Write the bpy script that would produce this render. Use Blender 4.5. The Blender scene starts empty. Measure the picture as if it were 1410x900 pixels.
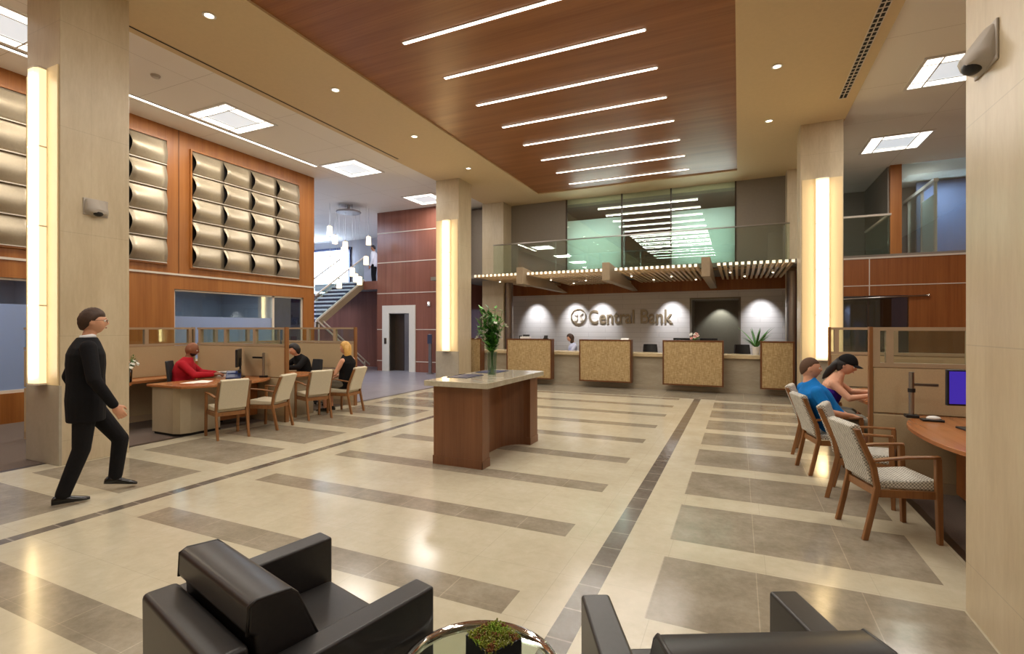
import bpy, bmesh, math, random
from mathutils import Vector, Matrix, Euler
random.seed(7)
PI = math.pi
SC = bpy.context.scene
COL = SC.collection
V = Vector

# ------------------------------------------------------------------ materials
MATS = {}
def lin(c):
    return tuple(((x / 255.0) / 12.92 if x / 255.0 <= 0.04045 else ((x / 255.0 + 0.055) / 1.055) ** 2.4) for x in c)

class NT:
    def __init__(s, name):
        s.m = bpy.data.materials.new(name); s.m.use_nodes = True
        s.t = s.m.node_tree; s.n = s.t.nodes; s.l = s.t.links
        s.b = s.n['Principled BSDF']; s._c = None
    def node(s, kind, **kw):
        n = s.n.new(kind)
        for k, v in kw.items():
            setattr(n, k, v)
        return n
    def link(s, a, b): s.l.new(a, b)
    @property
    def co(s):
        if s._c is None: s._c = s.node('ShaderNodeTexCoord').outputs['Object']
        return s._c
    def map(s, scale, rot=(0, 0, 0)):
        m = s.node('ShaderNodeMapping'); m.inputs['Scale'].default_value = scale; m.inputs['Rotation'].default_value = rot
        s.link(s.co, m.inputs['Vector']); return m.outputs[0]
    def noise(s, vec, scale=1.0, detail=4, rough=0.6):
        n = s.node('ShaderNodeTexNoise'); n.inputs['Scale'].default_value = scale
        n.inputs['Detail'].default_value = detail; n.inputs['Roughness'].default_value = rough
        s.link(vec, n.inputs['Vector']); return n.outputs[0]
    def ramp(s, fac, stops):
        r = s.node('ShaderNodeValToRGB'); e = r.color_ramp.elements
        while len(e) < len(stops): e.new(0.5)
        for i, (p, c) in enumerate(stops):
            e[i].position = p; e[i].color = (*c, 1)
        s.link(fac, r.inputs[0]); return r.outputs[0]
    def math(s, op, a, b=None, c=None):
        n = s.node('ShaderNodeMath', operation=op)
        for i, x in enumerate((a, b, c)):
            if x is None: continue
            if isinstance(x, (int, float)): n.inputs[i].default_value = x
            else: s.link(x, n.inputs[i])
        return n.outputs[0]
    def mix(s, fac, a, b, mode='MIX'):
        n = s.node('ShaderNodeMix', data_type='RGBA', blend_type=mode)
        for idx, x in ((0, fac), (6, a), (7, b)):
            if isinstance(x, (int, float)): n.inputs[idx].default_value = x
            elif isinstance(x, tuple): n.inputs[idx].default_value = (*x, 1)
            else: s.link(x, n.inputs[idx])
        return n.outputs[2]
    def joint(s, axis, pitch, width, offset=0.0):
        """1 on thin lines every pitch metres along an axis."""
        x = s.node('ShaderNodeSeparateXYZ'); s.link(s.co, x.inputs[0])
        f = s.math('FRACT', s.math('MULTIPLY', s.math('ADD', x.outputs[axis], 200.0 * pitch - offset), 1.0 / pitch))
        return s.math('LESS_THAN', f, width / pitch)
    def bump(s, h, strength=0.2, dist=0.01):
        b = s.node('ShaderNodeBump'); b.inputs['Strength'].default_value = strength; b.inputs['Distance'].default_value = dist
        s.link(h, b.inputs['Height']); s.link(b.outputs[0], s.b.inputs['Normal'])
    def done(s, color=None, rough=0.5, metal=0.0, spec=0.5, coat=0.0):
        if color is not None:
            if isinstance(color, tuple): s.b.inputs['Base Color'].default_value = (*color, 1)
            else: s.link(color, s.b.inputs['Base Color'])
        if isinstance(rough, (int, float)): s.b.inputs['Roughness'].default_value = rough
        else: s.link(rough, s.b.inputs['Roughness'])
        s.b.inputs['Metallic'].default_value = metal
        s.b.inputs['Specular IOR Level'].default_value = spec
        s.b.inputs['Coat Weight'].default_value = coat
        MATS[s.m.name] = s.m
        return s.m

def plain(name, rgb, rough=0.5, metal=0.0, spec=0.5, var=0.06, scale=14, coat=0.0):
    t = NT(name); c = lin(rgb)
    lo = tuple(x * (1 - var) for x in c); hi = tuple(min(1, x * (1 + var)) for x in c)
    return t.done(t.ramp(t.noise(t.co, scale), [(0.3, lo), (0.7, hi)]), rough, metal, spec, coat)

def stone(name, a, b, c, scale=2.0, rough=0.15, joints=(), stretch=(1, 1, 1), dark=0.78, spec=0.5):
    t = NT(name)
    n1 = t.noise(t.map(stretch), scale, 8, 0.65)
    n2 = t.noise(t.map(tuple(x * 7 for x in stretch)), scale, 5, 0.7)
    col = t.ramp(t.math('ADD', t.math('MULTIPLY', n1, 0.65), t.math('MULTIPLY', n2, 0.35)), [(0.3, lin(a)), (0.5, lin(b)), (0.7, lin(c))])
    for ax, pitch, w, off, k in joints:
        j = t.joint(ax, pitch, w, off)
        col = t.mix(j, col, t.mix(1.0, col, (k, k, k), 'MULTIPLY'))
    return t.done(col, rough, 0, spec)

def wood(name, a, b, axis=2, rough=0.35, scale=9.0, seams=(), spec=0.45):
    t = NT(name)
    st = [1.0, 1.0, 1.0]; st[axis] = 0.06
    n1 = t.noise(t.map(tuple(st)), scale, 6, 0.6)
    st2 = [1.0, 1.0, 1.0]; st2[axis] = 0.02
    n2 = t.noise(t.map(tuple(st2)), scale * 7, 3, 0.6)
    f = t.math('ADD', t.math('MULTIPLY', n1, 0.7), t.math('MULTIPLY', n2, 0.3))
    col = t.ramp(f, [(0.32, lin(a)), (0.68, lin(b))])
    for ax, pitch, w, off, rgb in seams:
        col = t.mix(t.joint(ax, pitch, w, off), col, lin(rgb))
    return t.done(col, rough, 0, spec)

def emit(name, rgb, strength, base=(240, 240, 235)):
    t = NT(name)
    t.b.inputs['Emission Color'].default_value = (*lin(rgb), 1)
    t.b.inputs['Emission Strength'].default_value = strength
    return t.done(lin(base), 0.4)

def glass(name, rgb, rough=0.0, mixf=0.12, spec=1.0):
    """thin architectural pane: mostly clear, mirror reflection by fresnel"""
    m = bpy.data.materials.new(name); m.use_nodes = True
    t = m.node_tree; t.nodes.clear(); n = t.nodes
    out = n.new('ShaderNodeOutputMaterial'); tr = n.new('ShaderNodeBsdfTransparent'); gl = n.new('ShaderNodeBsdfGlossy')
    mx = n.new('ShaderNodeMixShader'); lw = n.new('ShaderNodeLayerWeight'); lw.inputs[0].default_value = 0.5; fr = n.new('ShaderNodeMath'); fr.operation = 'POWER'; fr.inputs[1].default_value = 4.0; t.links.new(lw.outputs['Facing'], fr.inputs[0])
    tr.inputs[0].default_value = (*lin(rgb), 1); gl.inputs['Roughness'].default_value = rough
    gl.inputs[0].default_value = (0.95, 1.0, 0.98, 1)
    ad = n.new('ShaderNodeMath'); ad.operation = 'MULTIPLY_ADD'; ad.inputs[1].default_value = spec; ad.inputs[2].default_value = mixf + 0.04
    ad.use_clamp = True
    t.links.new(fr.outputs[0], ad.inputs[0]); t.links.new(ad.outputs[0], mx.inputs[0])
    t.links.new(tr.outputs[0], mx.inputs[1]); t.links.new(gl.outputs[0], mx.inputs[2]); t.links.new(mx.outputs[0], out.inputs[0])
    MATS[name] = m; return m

def frosted(name, rgb, trans=0.6, rough=0.35):
    """frosted pane: diffuse + translucent with a faint gloss"""
    m = bpy.data.materials.new(name); m.use_nodes = True
    t = m.node_tree; t.nodes.clear(); n = t.nodes
    out = n.new('ShaderNodeOutputMaterial'); d = n.new('ShaderNodeBsdfDiffuse'); r = n.new('ShaderNodeBsdfTranslucent'); g = n.new('ShaderNodeBsdfGlossy')
    c = (*lin(rgb), 1); d.inputs[0].default_value = c; r.inputs[0].default_value = c; g.inputs['Roughness'].default_value = rough
    m1 = n.new('ShaderNodeMixShader'); m1.inputs[0].default_value = trans
    m2 = n.new('ShaderNodeMixShader'); m2.inputs[0].default_value = 0.1
    L = t.links.new
    L(d.outputs[0], m1.inputs[1]); L(r.outputs[0], m1.inputs[2]); L(m1.outputs[0], m2.inputs[1]); L(g.outputs[0], m2.inputs[2]); L(m2.outputs[0], out.inputs[0])
    MATS[name] = m; return m

# ------------------------------------------------------------------ mesh builder
class B:
    def __init__(s): s.bm = bmesh.new(); s.mi = 0
    def face(s, pts, mi=None):
        f = s.bm.faces.new([s.bm.verts.new(p) for p in pts]); f.material_index = s.mi if mi is None else mi; return s
    def hexa(s, p, mi=None):
        """p: 8 points, bottom ring then top ring"""
        v = [s.bm.verts.new(q) for q in p]
        for q in ((3, 2, 1, 0), (4, 5, 6, 7), (0, 1, 5, 4), (1, 2, 6, 5), (2, 3, 7, 6), (3, 0, 4, 7)):
            f = s.bm.faces.new([v[i] for i in q]); f.material_index = s.mi if mi is None else mi
        return s
    def box(s, x0, y0, z0, x1, y1, z1, mi=None):
        return s.hexa([(x0, y0, z0), (x1, y0, z0), (x1, y1, z0), (x0, y1, z0), (x0, y0, z1), (x1, y0, z1), (x1, y1, z1), (x0, y1, z1)], mi)
    def prism(s, poly, z0, z1, mi=None):
        lo = [s.bm.verts.new((x, y, z0)) for x, y in poly]; hi = [s.bm.verts.new((x, y, z1)) for x, y in poly]
        n = len(poly); fs = [s.bm.faces.new(lo[::-1]), s.bm.faces.new(hi)]
        for i in range(n): fs.append(s.bm.faces.new((lo[i], lo[(i + 1) % n], hi[(i + 1) % n], hi[i])))
        for f in fs: f.material_index = s.mi if mi is None else mi
        return s
    def extrude(s, poly, axis, a, b):
        """2D poly in the plane normal to axis (x: (y,z), y: (x,z)), from a to b"""
        def P(u, w, t): return (t, u, w) if axis == 'x' else (u, t, w)
        lo = [s.bm.verts.new(P(u, w, a)) for u, w in poly]; hi = [s.bm.verts.new(P(u, w, b)) for u, w in poly]
        n = len(poly); s.bm.faces.new(lo[::-1]); s.bm.faces.new(hi)
        for i in range(n): s.bm.faces.new((lo[i], lo[(i + 1) % n], hi[(i + 1) % n], hi[i]))
        return s
    def rings(s, rings, closed=False, cap=True):
        vs = [[s.bm.verts.new(p) for p in r] for r in rings]; n = len(rings[0])
        m = len(vs)
        for i in range(m if closed else m - 1):
            a, b = vs[i], vs[(i + 1) % m]
            for j in range(n): s.bm.faces.new((a[j], a[(j + 1) % n], b[(j + 1) % n], b[j]))
        if cap and not closed:
            s.bm.faces.new(vs[0][::-1]); s.bm.faces.new(vs[-1])
        return s
    def cyl(s, p0, p1, r0, r1=None, n=16):
        r1 = r0 if r1 is None else r1
        p0, p1 = V(p0), V(p1); d = (p1 - p0).normalized()
        a = d.orthogonal().normalized(); b = d.cross(a)
        return s.rings([[tuple(p + (a * math.cos(t) + b * math.sin(t)) * r) for t in [2 * PI * k / n for k in range(n)]] for p, r in ((p0, r0), (p1, r1))])
    def tube(s, pts, r, n=10, closed=False):
        P = [V(p) for p in pts]; R = []; up = None
        m = len(P)
        for i, p in enumerate(P):
            if closed: d = (P[(i + 1) % m] - P[i - 1])
            else: d = P[min(i + 1, m - 1)] - P[max(i - 1, 0)]
            d.normalize()
            if up is None: up = d.orthogonal().normalized()
            a = (up - d * up.dot(d)).normalized(); up = a; b = d.cross(a)
            rr = r[i] if isinstance(r, (list, tuple)) else r
            R.append([tuple(p + (a * math.cos(t) + b * math.sin(t)) * rr) for t in [2 * PI * k / n for k in range(n)]])
        return s.rings(R, closed)
    def lathe(s, prof, n=24, c=(0, 0, 0), cap=True):
        R = [[(c[0] + r * math.cos(2 * PI * k / n), c[1] + r * math.sin(2 * PI * k / n), c[2] + z) for k in range(n)] for r, z in prof]
        return s.rings(R, cap=cap)
    def ball(s, c, r, n=12, m=8, rot=None):
        r = (r, r, r) if isinstance(r, (int, float)) else r
        M = rot or Matrix.Identity(3); c = V(c)
        top = s.bm.verts.new(c + M @ V((0, 0, r[2]))); bot = s.bm.verts.new(c + M @ V((0, 0, -r[2])))
        rows = []
        for i in range(1, m):
            t = PI * i / m
            rows.append([s.bm.verts.new(c + M @ V((r[0] * math.sin(t) * math.cos(2 * PI * k / n), r[1] * math.sin(t) * math.sin(2 * PI * k / n), r[2] * math.cos(t)))) for k in range(n)])
        for k in range(n):
            s.bm.faces.new((top, rows[0][k], rows[0][(k + 1) % n])); s.bm.faces.new((bot, rows[-1][(k + 1) % n], rows[-1][k]))
            for a, b in zip(rows, rows[1:]): s.bm.faces.new((a[k], b[k], b[(k + 1) % n], a[(k + 1) % n]))
        return s
    def cone_chain(s, pts, rad, n=12):
        """tapered limb: frusta with round joints (to be fused by a remesh)"""
        for (p, q), (a, b) in zip(zip(pts, pts[1:]), zip(rad, rad[1:])): s.cyl(p, q, a, b, n)
        for p, r in zip(pts, rad): s.ball(p, r, n, 8)
        return s
    def sheet(s, grid, thick):
        """grid of points (rows of columns) thickened along its normals"""
        R, C = len(grid), len(grid[0])
        def nrm(i, j):
            a = V(grid[min(i + 1, R - 1)][j]) - V(grid[max(i - 1, 0)][j]); b = V(grid[i][min(j + 1, C - 1)]) - V(grid[i][max(j - 1, 0)])
            c = a.cross(b); return c.normalized() if c.length > 1e-9 else V((0, 0, 1))
        A = [[s.bm.verts.new(V(grid[i][j])) for j in range(C)] for i in range(R)]
        D = [[s.bm.verts.new(V(grid[i][j]) - nrm(i, j) * thick) for j in range(C)] for i in range(R)]
        for i in range(R - 1):
            for j in range(C - 1):
                s.bm.faces.new((A[i][j], A[i + 1][j], A[i + 1][j + 1], A[i][j + 1])); s.bm.faces.new((D[i][j], D[i][j + 1], D[i + 1][j + 1], D[i + 1][j]))
        for i in range(R - 1):
            for j in (0, C - 1):
                s.bm.faces.new((A[i][j], D[i][j], D[i + 1][j], A[i + 1][j]))
        for j in range(C - 1):
            for i in (0, R - 1):
                s.bm.faces.new((A[i][j], A[i][j + 1], D[i][j + 1], D[i][j]))
        return s
    def build(s, name, mat, parent=None, bevel=0.0, seg=2, smooth=None, loc=None, rot=None):
        bmesh.ops.recalc_face_normals(s.bm, faces=s.bm.faces[:])
        me = bpy.data.meshes.new(name); s.bm.to_mesh(me); s.bm.free()
        for m in (mat if isinstance(mat, (list, tuple)) else [mat]): me.materials.append(MATS[m] if isinstance(m, str) else m)
        o = bpy.data.objects.new(name, me); COL.objects.link(o)
        if parent is not None: o.parent = parent
        if loc is not None: o.location = loc
        if rot is not None: o.rotation_euler = rot
        if smooth:
            for p in me.polygons: p.use_smooth = True
            if smooth != 'all': me.set_sharp_from_angle(angle=math.radians(smooth if smooth is not True else 40))
        if bevel:
            md = o.modifiers.new('bevel', 'BEVEL'); md.width = bevel; md.segments = seg; md.limit_method = 'ANGLE'; md.angle_limit = math.radians(40)
            if seg > 1:
                for p in me.polygons: p.use_smooth = True
                md.harden_normals = True
        return o

def tag(o, label=None, cat=None, group=None, kind=None):
    if label: o['label'] = label
    if cat: o['category'] = cat
    if group: o['group'] = group
    if kind: o['kind'] = kind
    return o
def thing(name, label, cat, loc=(0, 0, 0), rz=0.0, group=None):
    o = bpy.data.objects.new(name, None); o.empty_display_size = 0.1
    COL.objects.link(o); o.location = loc; o.rotation_euler = (0, 0, rz)
    return tag(o, label, cat, group)
def struct(o, label=None): return tag(o, label, kind='structure')
def dup(root, loc, rz=None, label=None, group=None):
    """copy of a thing with copies of its parts and sub-parts"""
    r = root.copy(); COL.objects.link(r); r.location = loc
    if rz is not None: r.rotation_euler = (0, 0, rz)
    if label: r['label'] = label
    if group: r['group'] = group
    for ch in list(root.children):
        c = ch.copy(); COL.objects.link(c); c.parent = r
        for g in list(ch.children):
            d = g.copy(); COL.objects.link(d); d.parent = c
    return r
def area_light(name, loc, sx, sy, power, rgb, rot=(0, 0, 0), spread=180):
    l = bpy.data.lights.new(name, 'AREA'); l.shape = 'RECTANGLE'; l.size = sx; l.size_y = sy; l.energy = power; l.color = rgb
    l.spread = math.radians(spread)
    o = bpy.data.objects.new(name, l); COL.objects.link(o); o.location = loc; o.rotation_euler = rot; return o
def spot_light(name, loc, power, rgb, angle, rot=(0, 0, 0), blend=0.6, r=0.04):
    l = bpy.data.lights.new(name, 'SPOT'); l.energy = power; l.color = rgb; l.spot_size = math.radians(angle); l.spot_blend = blend; l.shadow_soft_size = r
    o = bpy.data.objects.new(name, l); COL.objects.link(o); o.location = loc; o.rotation_euler = rot; return o

# ------------------------------------------------------------------ material library
stone('beige_limestone_floor', (182, 173, 149), (195, 187, 164), (207, 200, 180), 1.6, 0.16, [(0, 0.61, 0.004, 0.16, 0.86), (1, 0.565, 0.004, 0.25, 0.86)])
stone('taupe_limestone_floor', (126, 117, 100), (148, 139, 122), (168, 160, 144), 3.0, 0.15, [(0, 0.575, 0.006, 0.10, 1.35), (1, 1.13, 0.004, 0.3, 1.2)])
stone('dark_floor_stone', (92, 85, 77), (108, 101, 93), (128, 122, 113), 4.0, 0.13, [(1, 0.29, 0.012, 0.1, 2.1)])
plain('dark_bronze_trim', (62, 50, 40), 0.35)
stone('lobby_lit_carpet', (128, 126, 136), (142, 140, 150), (156, 154, 164), 2.5, 0.3)  # carpet in cool lobby light, that light put into its colour
plain('pale_surround', (226, 222, 212), 0.35, var=0.02)
plain('brown_grey_carpet', (104, 92, 84), 0.95, spec=0.1, var=0.15, scale=90)
stone('column_limestone', (184, 167, 137), (198, 182, 152), (210, 196, 168), 1.3, 0.32, [(2, 1.22, 0.006, 0.28, 0.82), (0, 0.375, 0.004, 0.0, 0.9), (1, 0.375, 0.004, 0.0, 0.9)], stretch=(3, 3, 0.6))
stone('grey_column_base', (156, 148, 132), (168, 160, 144), (178, 170, 156), 2, 0.3)
plain('tan_paint', (216, 194, 154), 0.7, spec=0.25, var=0.02)
plain('white_ceiling_paint', (240, 236, 228), 0.8, spec=0.2, var=0.02)
plain('grey_taupe_paint', (138, 130, 120), 0.8, spec=0.2, var=0.03)
plain('pale_grey_paint', (190, 190, 196), 0.8, spec=0.2, var=0.03)
plain('moss_bright', (132, 158, 52), 0.95, var=0.3, scale=60)
plain('blue_grey_paint', (112, 128, 168), 0.7, var=0.04)
plain('backroom_dark', (50, 48, 46), 0.7)
wood('cherry_ceiling_wood', (134, 82, 44), (168, 114, 68), 0, 0.36, 5.0, [(1, 1.135, 0.004, 0.5, (100, 64, 38))])
wood('cherry_wall_wood', (136, 80, 32), (172, 112, 56), 2, 0.36, 5.0)
wood('cherry_dark_wood', (130, 72, 30), (162, 100, 50), 2, 0.38, 6.0)
wood('lobby_plum_wood', (122, 76, 62), (150, 98, 82), 2, 0.28, 5.0, [(0, 0.62, 0.004, 0.1, (90, 50, 36))])
wood('kiosk_wood', (108, 68, 44), (134, 90, 60), 2, 0.36, 8.0)
wood('desk_top_wood', (150, 92, 52), (180, 120, 74), 1, 0.25, 7.0)
wood('chair_wood', (118, 76, 42), (150, 104, 62), 2, 0.36, 16.0)
wood('panel_edge_wood', (84, 48, 22), (116, 70, 34), 2, 0.4, 9.0)
stone('kiosk_marble', (160, 152, 132), (186, 178, 158), (206, 200, 184), 3.5, 0.08, stretch=(1, 2.5, 1))
stone('counter_stone', (160, 148, 128), (174, 163, 142), (188, 178, 158), 2.0, 0.25, stretch=(0.6, 1, 3))
plain('counter_top_stone', (206, 186, 148), 0.2, var=0.05)
plain('bracket_stone', (150, 132, 106), 0.6, var=0.05)
wood('canopy_slat', (190, 160, 118), (220, 192, 150), 1, 0.5, 9)
plain('chrome', (225, 225, 222), 0.06, 1.0, var=0.01)
plain('brushed_steel', (168, 164, 160), 0.3, 1.0, var=0.03)
plain('steel_cladding', (150, 140, 132), 0.32, 1.0, var=0.03)
plain('white_trim_metal', (214, 204, 190), 0.35, 0.0, var=0.02)
plain('champagne_metal', (178, 166, 144), 0.48, 0.6, var=0.05, scale=30)
plain('black_leather', (40, 38, 38), 0.38, var=0.12, scale=60, spec=0.5)
plain('black_plastic', (24, 24, 25), 0.4)
plain('black_mesh_fabric', (42, 42, 44), 0.8)
plain('dark_void', (22, 20, 19), 0.8)
plain('putty_panel', (172, 158, 132), 0.5, var=0.03)
plain('fabric_partition', (186, 164, 130), 0.85, spec=0.15, var=0.06, scale=120)
plain('partition_frame', (170, 148, 120), 0.45, var=0.03)
plain('cream_fabric', (206, 196, 172), 0.9, spec=0.15, var=0.06, scale=80)
plain('white_paper', (236, 234, 228), 0.8, var=0.02)
plain('white_plastic', (228, 226, 222), 0.4, var=0.02)
plain('dome_grey', (176, 168, 158), 0.45, var=0.03)
plain('skin_pale', (214, 160, 130), 0.5, spec=0.35, var=0.04)
plain('skin_tan', (190, 130, 92), 0.5, spec=0.35, var=0.04)
plain('skin_brown', (136, 86, 60), 0.5, spec=0.35, var=0.04)
plain('hair_brown', (62, 40, 26), 0.6, var=0.25, scale=60)
plain('hair_black', (24, 18, 16), 0.5, var=0.25, scale=60)
plain('hair_short_brown', (88, 62, 44), 0.75, var=0.2, scale=90)
plain('hair_blonde', (206, 160, 84), 0.5, var=0.2, scale=60)
plain('suit_black', (20, 20, 24), 0.8, spec=0.2, var=0.15, scale=60)
plain('suit_trousers', (22, 21, 24), 0.8, spec=0.2, var=0.15, scale=60)
plain('red_shirt', (170, 26, 40), 0.8, spec=0.2, var=0.08)
plain('blue_tee', (24, 120, 200), 0.85, spec=0.2, var=0.08)
plain('purple_top', (58, 16, 140), 0.7, spec=0.3, var=0.1)
plain('lavender_shirt', (190, 196, 224), 0.8, var=0.04)
plain('white_shirt', (232, 234, 238), 0.8, var=0.03)
plain('black_top', (20, 19, 20), 0.85, spec=0.2)
plain('denim', (60, 72, 98), 0.9, var=0.12, scale=60)
plain('grey_shorts', (120, 116, 104), 0.9, var=0.1)
plain('shoe_black', (16, 15, 15), 0.25)
plain('shoe_tan', (120, 84, 56), 0.6)
plain('eye_white', (232, 228, 222), 0.25, var=0.01)
plain('eye_dark', (30, 22, 18), 0.2)
plain('lip', (168, 88, 80), 0.45)
plain('leaf_green', (84, 150, 54), 0.5, var=0.25, scale=30)
plain('leaf_dark', (48, 104, 36), 0.5, var=0.25, scale=30)
plain('moss', (128, 136, 44), 0.95, var=0.4, scale=60)
plain('moss_rust', (128, 84, 48), 0.95, var=0.3, scale=60)
plain('petal_white', (240, 240, 230), 0.6, var=0.03)
plain('navy_pad', (34, 44, 84), 0.45)
plain('navy_stair', (50, 56, 80), 0.6, var=0.1)
plain('tread_white', (206, 206, 214), 0.5)
plain('silver_letter', (158, 144, 120), 0.35, 0.5)
plain('oval_disc_grey', (150, 148, 152), 0.5)
glass('clear_glass', (238, 244, 240), 0.0, 0.02)
glass('green_rail_glass', (240, 247, 243), 0.0, 0.02)
glass('store_glass', (238, 243, 240), 0.0, 0.12)
glass('dark_glass', (150, 158, 172), 0.0, 0.14)
glass('table_glass', (234, 243, 236), 0.0, 0.03)
glass('vase_glass', (226, 238, 232), 0.0, 0.05)
frosted('frosted_green', (212, 224, 218), 0.5)
frosted('frosted_blue', (176, 194, 220), 0.55)
frosted('moss_pale', (150, 150, 70), 0.3)
emit('panel_diffuser', (255, 250, 238), 3.2)
emit('panel_centre', (214, 226, 236), 0.85)
emit('line_diffuser', (255, 244, 226), 6.0)
emit('down_lamp', (255, 236, 200), 9.0)
emit('sconce_onyx', (255, 228, 176), 1.15, (240, 222, 180))
emit('sconce_side_glow', (224, 192, 132), 0.22, (208, 186, 146))  # emission stands in for sconce glow on the column stone
emit('pendant_shade', (255, 226, 176), 1.6)
emit('slat_end_glow', (255, 236, 200), 1.1)  # slat end caps given a mild glow of their own
emit('daylight_sky', (178, 202, 250), 0.95)
emit('office_blue', (160, 184, 230), 0.75)
emit('screen_purple', (72, 48, 190), 0.75, (20, 20, 30))
emit('screen_blue', (40, 60, 120), 0.4, (20, 20, 30))

def woven(name, a, b, s=70.0, rough=0.85):
    t = NT(name)
    w = t.node('ShaderNodeTexChecker'); w.inputs['Scale'].default_value = s
    w.inputs[1].default_value = (*lin(a), 1); w.inputs[2].default_value = (*lin(b), 1); t.link(t.co, w.inputs[0])
    n = t.noise(t.co, 30)
    return t.done(t.mix(0.25, w.outputs[0], t.ramp(n, [(0.3, lin(b)), (0.7, lin(a))])), rough, 0, 0.2)
woven('checked_weave', (228, 225, 214), (128, 126, 118), 80)
def weave_panel(name, a, b, c):
    t = NT(name)
    n1 = t.noise(t.map((6, 6, 60)), 1.6, 4); n2 = t.noise(t.map((60, 60, 5)), 1.6, 4)
    f = t.math('MULTIPLY', t.math('ADD', n1, n2), 0.5)
    t.bump(f, 0.5, 0.01)
    return t.done(t.ramp(f, [(0.36, lin(a)), (0.5, lin(b)), (0.64, lin(c))]), 0.7, 0, 0.2)
weave_panel('woven_gold_panel', (136, 112, 74), (176, 150, 106), (206, 184, 142))
def brickwall():
    t = NT('white_wall_panels')
    b = t.node('ShaderNodeTexBrick'); b.inputs['Scale'].default_value = 1.0
    for k, v in (('Mortar Size', 0.006), ('Brick Width', 1.2), ('Row Height', 0.16)): b.inputs[k].default_value = v
    b.inputs['Color1'].default_value = (*lin((222, 219, 217)), 1); b.inputs['Color2'].default_value = (*lin((215, 212, 210)), 1); b.inputs['Mortar'].default_value = (*lin((196, 192, 190)), 1)
    t.link(t.map((1, 1, 1), (PI / 2, 0, 0)), b.inputs[0])
    return t.done(b.outputs[0], 0.6, 0, 0.3)
brickwall()
# ================================================================== CAMERA
cam = bpy.data.cameras.new('camera'); cam.sensor_width = 36; cam.sensor_fit = 'HORIZONTAL'; cam.lens = 685 * 36 / 1410
cam.shift_y = 1 / 1410; cam.clip_start = 0.05
co = bpy.data.objects.new('camera', cam); COL.objects.link(co)
co.location = (0, 0, 1.6); co.rotation_euler = (PI / 2, 0, math.radians(24.5)); SC.camera = co
SC.view_settings.view_transform = 'Standard'; SC.view_settings.look = 'None'; SC.view_settings.gamma = 1.0
SC.view_settings.use_curve_mapping = False; SC.view_settings.exposure = -0.18
w = bpy.data.worlds.new('world'); SC.world = w; w.use_nodes = True
w.node_tree.nodes['Background'].inputs[0].default_value = (0.55, 0.6, 0.7, 1); w.node_tree.nodes['Background'].inputs[1].default_value = 0.15

# ================================================================== FLOOR
def make_floor():
    xs = [-20, -7.5, -7.41, -7.1, -5.45, -5.07, -4.95, -4.63, -1.21, -0.91, -0.77, -0.475, 1.16, 1.41, 1.475, 7.2]
    ys = set([-5.2, 8.15, 11.9, 13.6, 19.2])
    for k in range(-7, 9):
        ys |= {2.508 + 1.13 * k, 2.775 + 1.13 * k, 3.615 + 1.127 * k, 3.925 + 1.127 * k}
    ys = sorted(y for y in ys if -5.2 <= y <= 19.2)
    b = B()
    for x0, x1 in zip(xs, xs[1:]):
        xm = (x0 + x1) / 2
        for y0, y1 in zip(ys, ys[1:]):
            ym = (y0 + y1) / 2
            if y1 - y0 < 1e-4: continue
            stripe = ((ym - 2.508) / 1.13) % 1.0 < 0.267 / 1.13
            band = ((ym - 3.615) / 1.127) % 1.0 < 0.31 / 1.127
            if xm < -7.5 and ym > 8.15: m = 5
            elif xm < -7.5 or xm > 1.475: m = 3
            elif xm < -7.41 or xm > 1.41: m = 4
            elif ym > 11.9: m = 1
            elif -5.07 < xm < -4.95 or -0.91 < xm < -0.77: m = 2
            elif -4.63 < xm < -1.21: m = 1 if stripe else 0
            elif -7.1 < xm < -5.45 or -0.475 < xm < 1.16: m = 0 if band else 1
            else: m = 0
            b.face([(x0, y0, 0), (x1, y0, 0), (x1, y1, 0), (x0, y1, 0)], m)
    bmesh.ops.remove_doubles(b.bm, verts=b.bm.verts[:], dist=1e-4)
    struct(b.build('floor', ['beige_limestone_floor', 'taupe_limestone_floor', 'dark_floor_stone', 'brown_grey_carpet', 'dark_bronze_trim', 'lobby_lit_carpet']), 'polished beige stone floor with taupe stripes and dark border strips')
make_floor()

# ================================================================== CEILINGS
ZS = 5.8
b = B()
for x0, y0, x1, y1 in ((-7.87, -5, -5.75, 16.3), (-0.04, -5, 1.95, 16.3), (-5.75, 14.6, -0.04, 16.3), (-5.75, -5, -0.04, -2.0)): b.box(x0, y0, ZS, x1, y1, ZS + 0.18)
struct(b.build('ceiling', 'tan_paint'), 'tan painted dropped soffit around the wooden ceiling')
b = B().box(-5.78, -2.05, ZS + 0.035, -0.01, 14.65, ZS + 0.1)
struct(b.build('ceiling_wood', 'cherry_ceiling_wood'), 'reddish wood ceiling panel with recessed light lines')
t = NT('ceiling_tiles_paint')
col = lin((240, 236, 228)); t.done(t.mix(t.math('MAXIMUM', t.joint(0, 1.75, 0.008, 0.1), t.joint(1, 1.75, 0.008, 0.3)), col, lin((200, 194, 184))), 0.8, 0, 0.2)
struct(B().box(-20, -5, 5.9, -7.87, 19.2, 6.0).build('ceiling_left', 'ceiling_tiles_paint'), 'white ceiling over the left desks')
struct(B().box(1.95, -5, 5.9, 7.2, 19.2, 6.0).build('ceiling_right', 'ceiling_tiles_paint'), 'white ceiling over the right desks')
struct(B().box(-7.87, 16.3, ZS, 1.95, 19.2, ZS + 0.1).build('ceiling_upper_back', 'grey_taupe_paint'))

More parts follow.
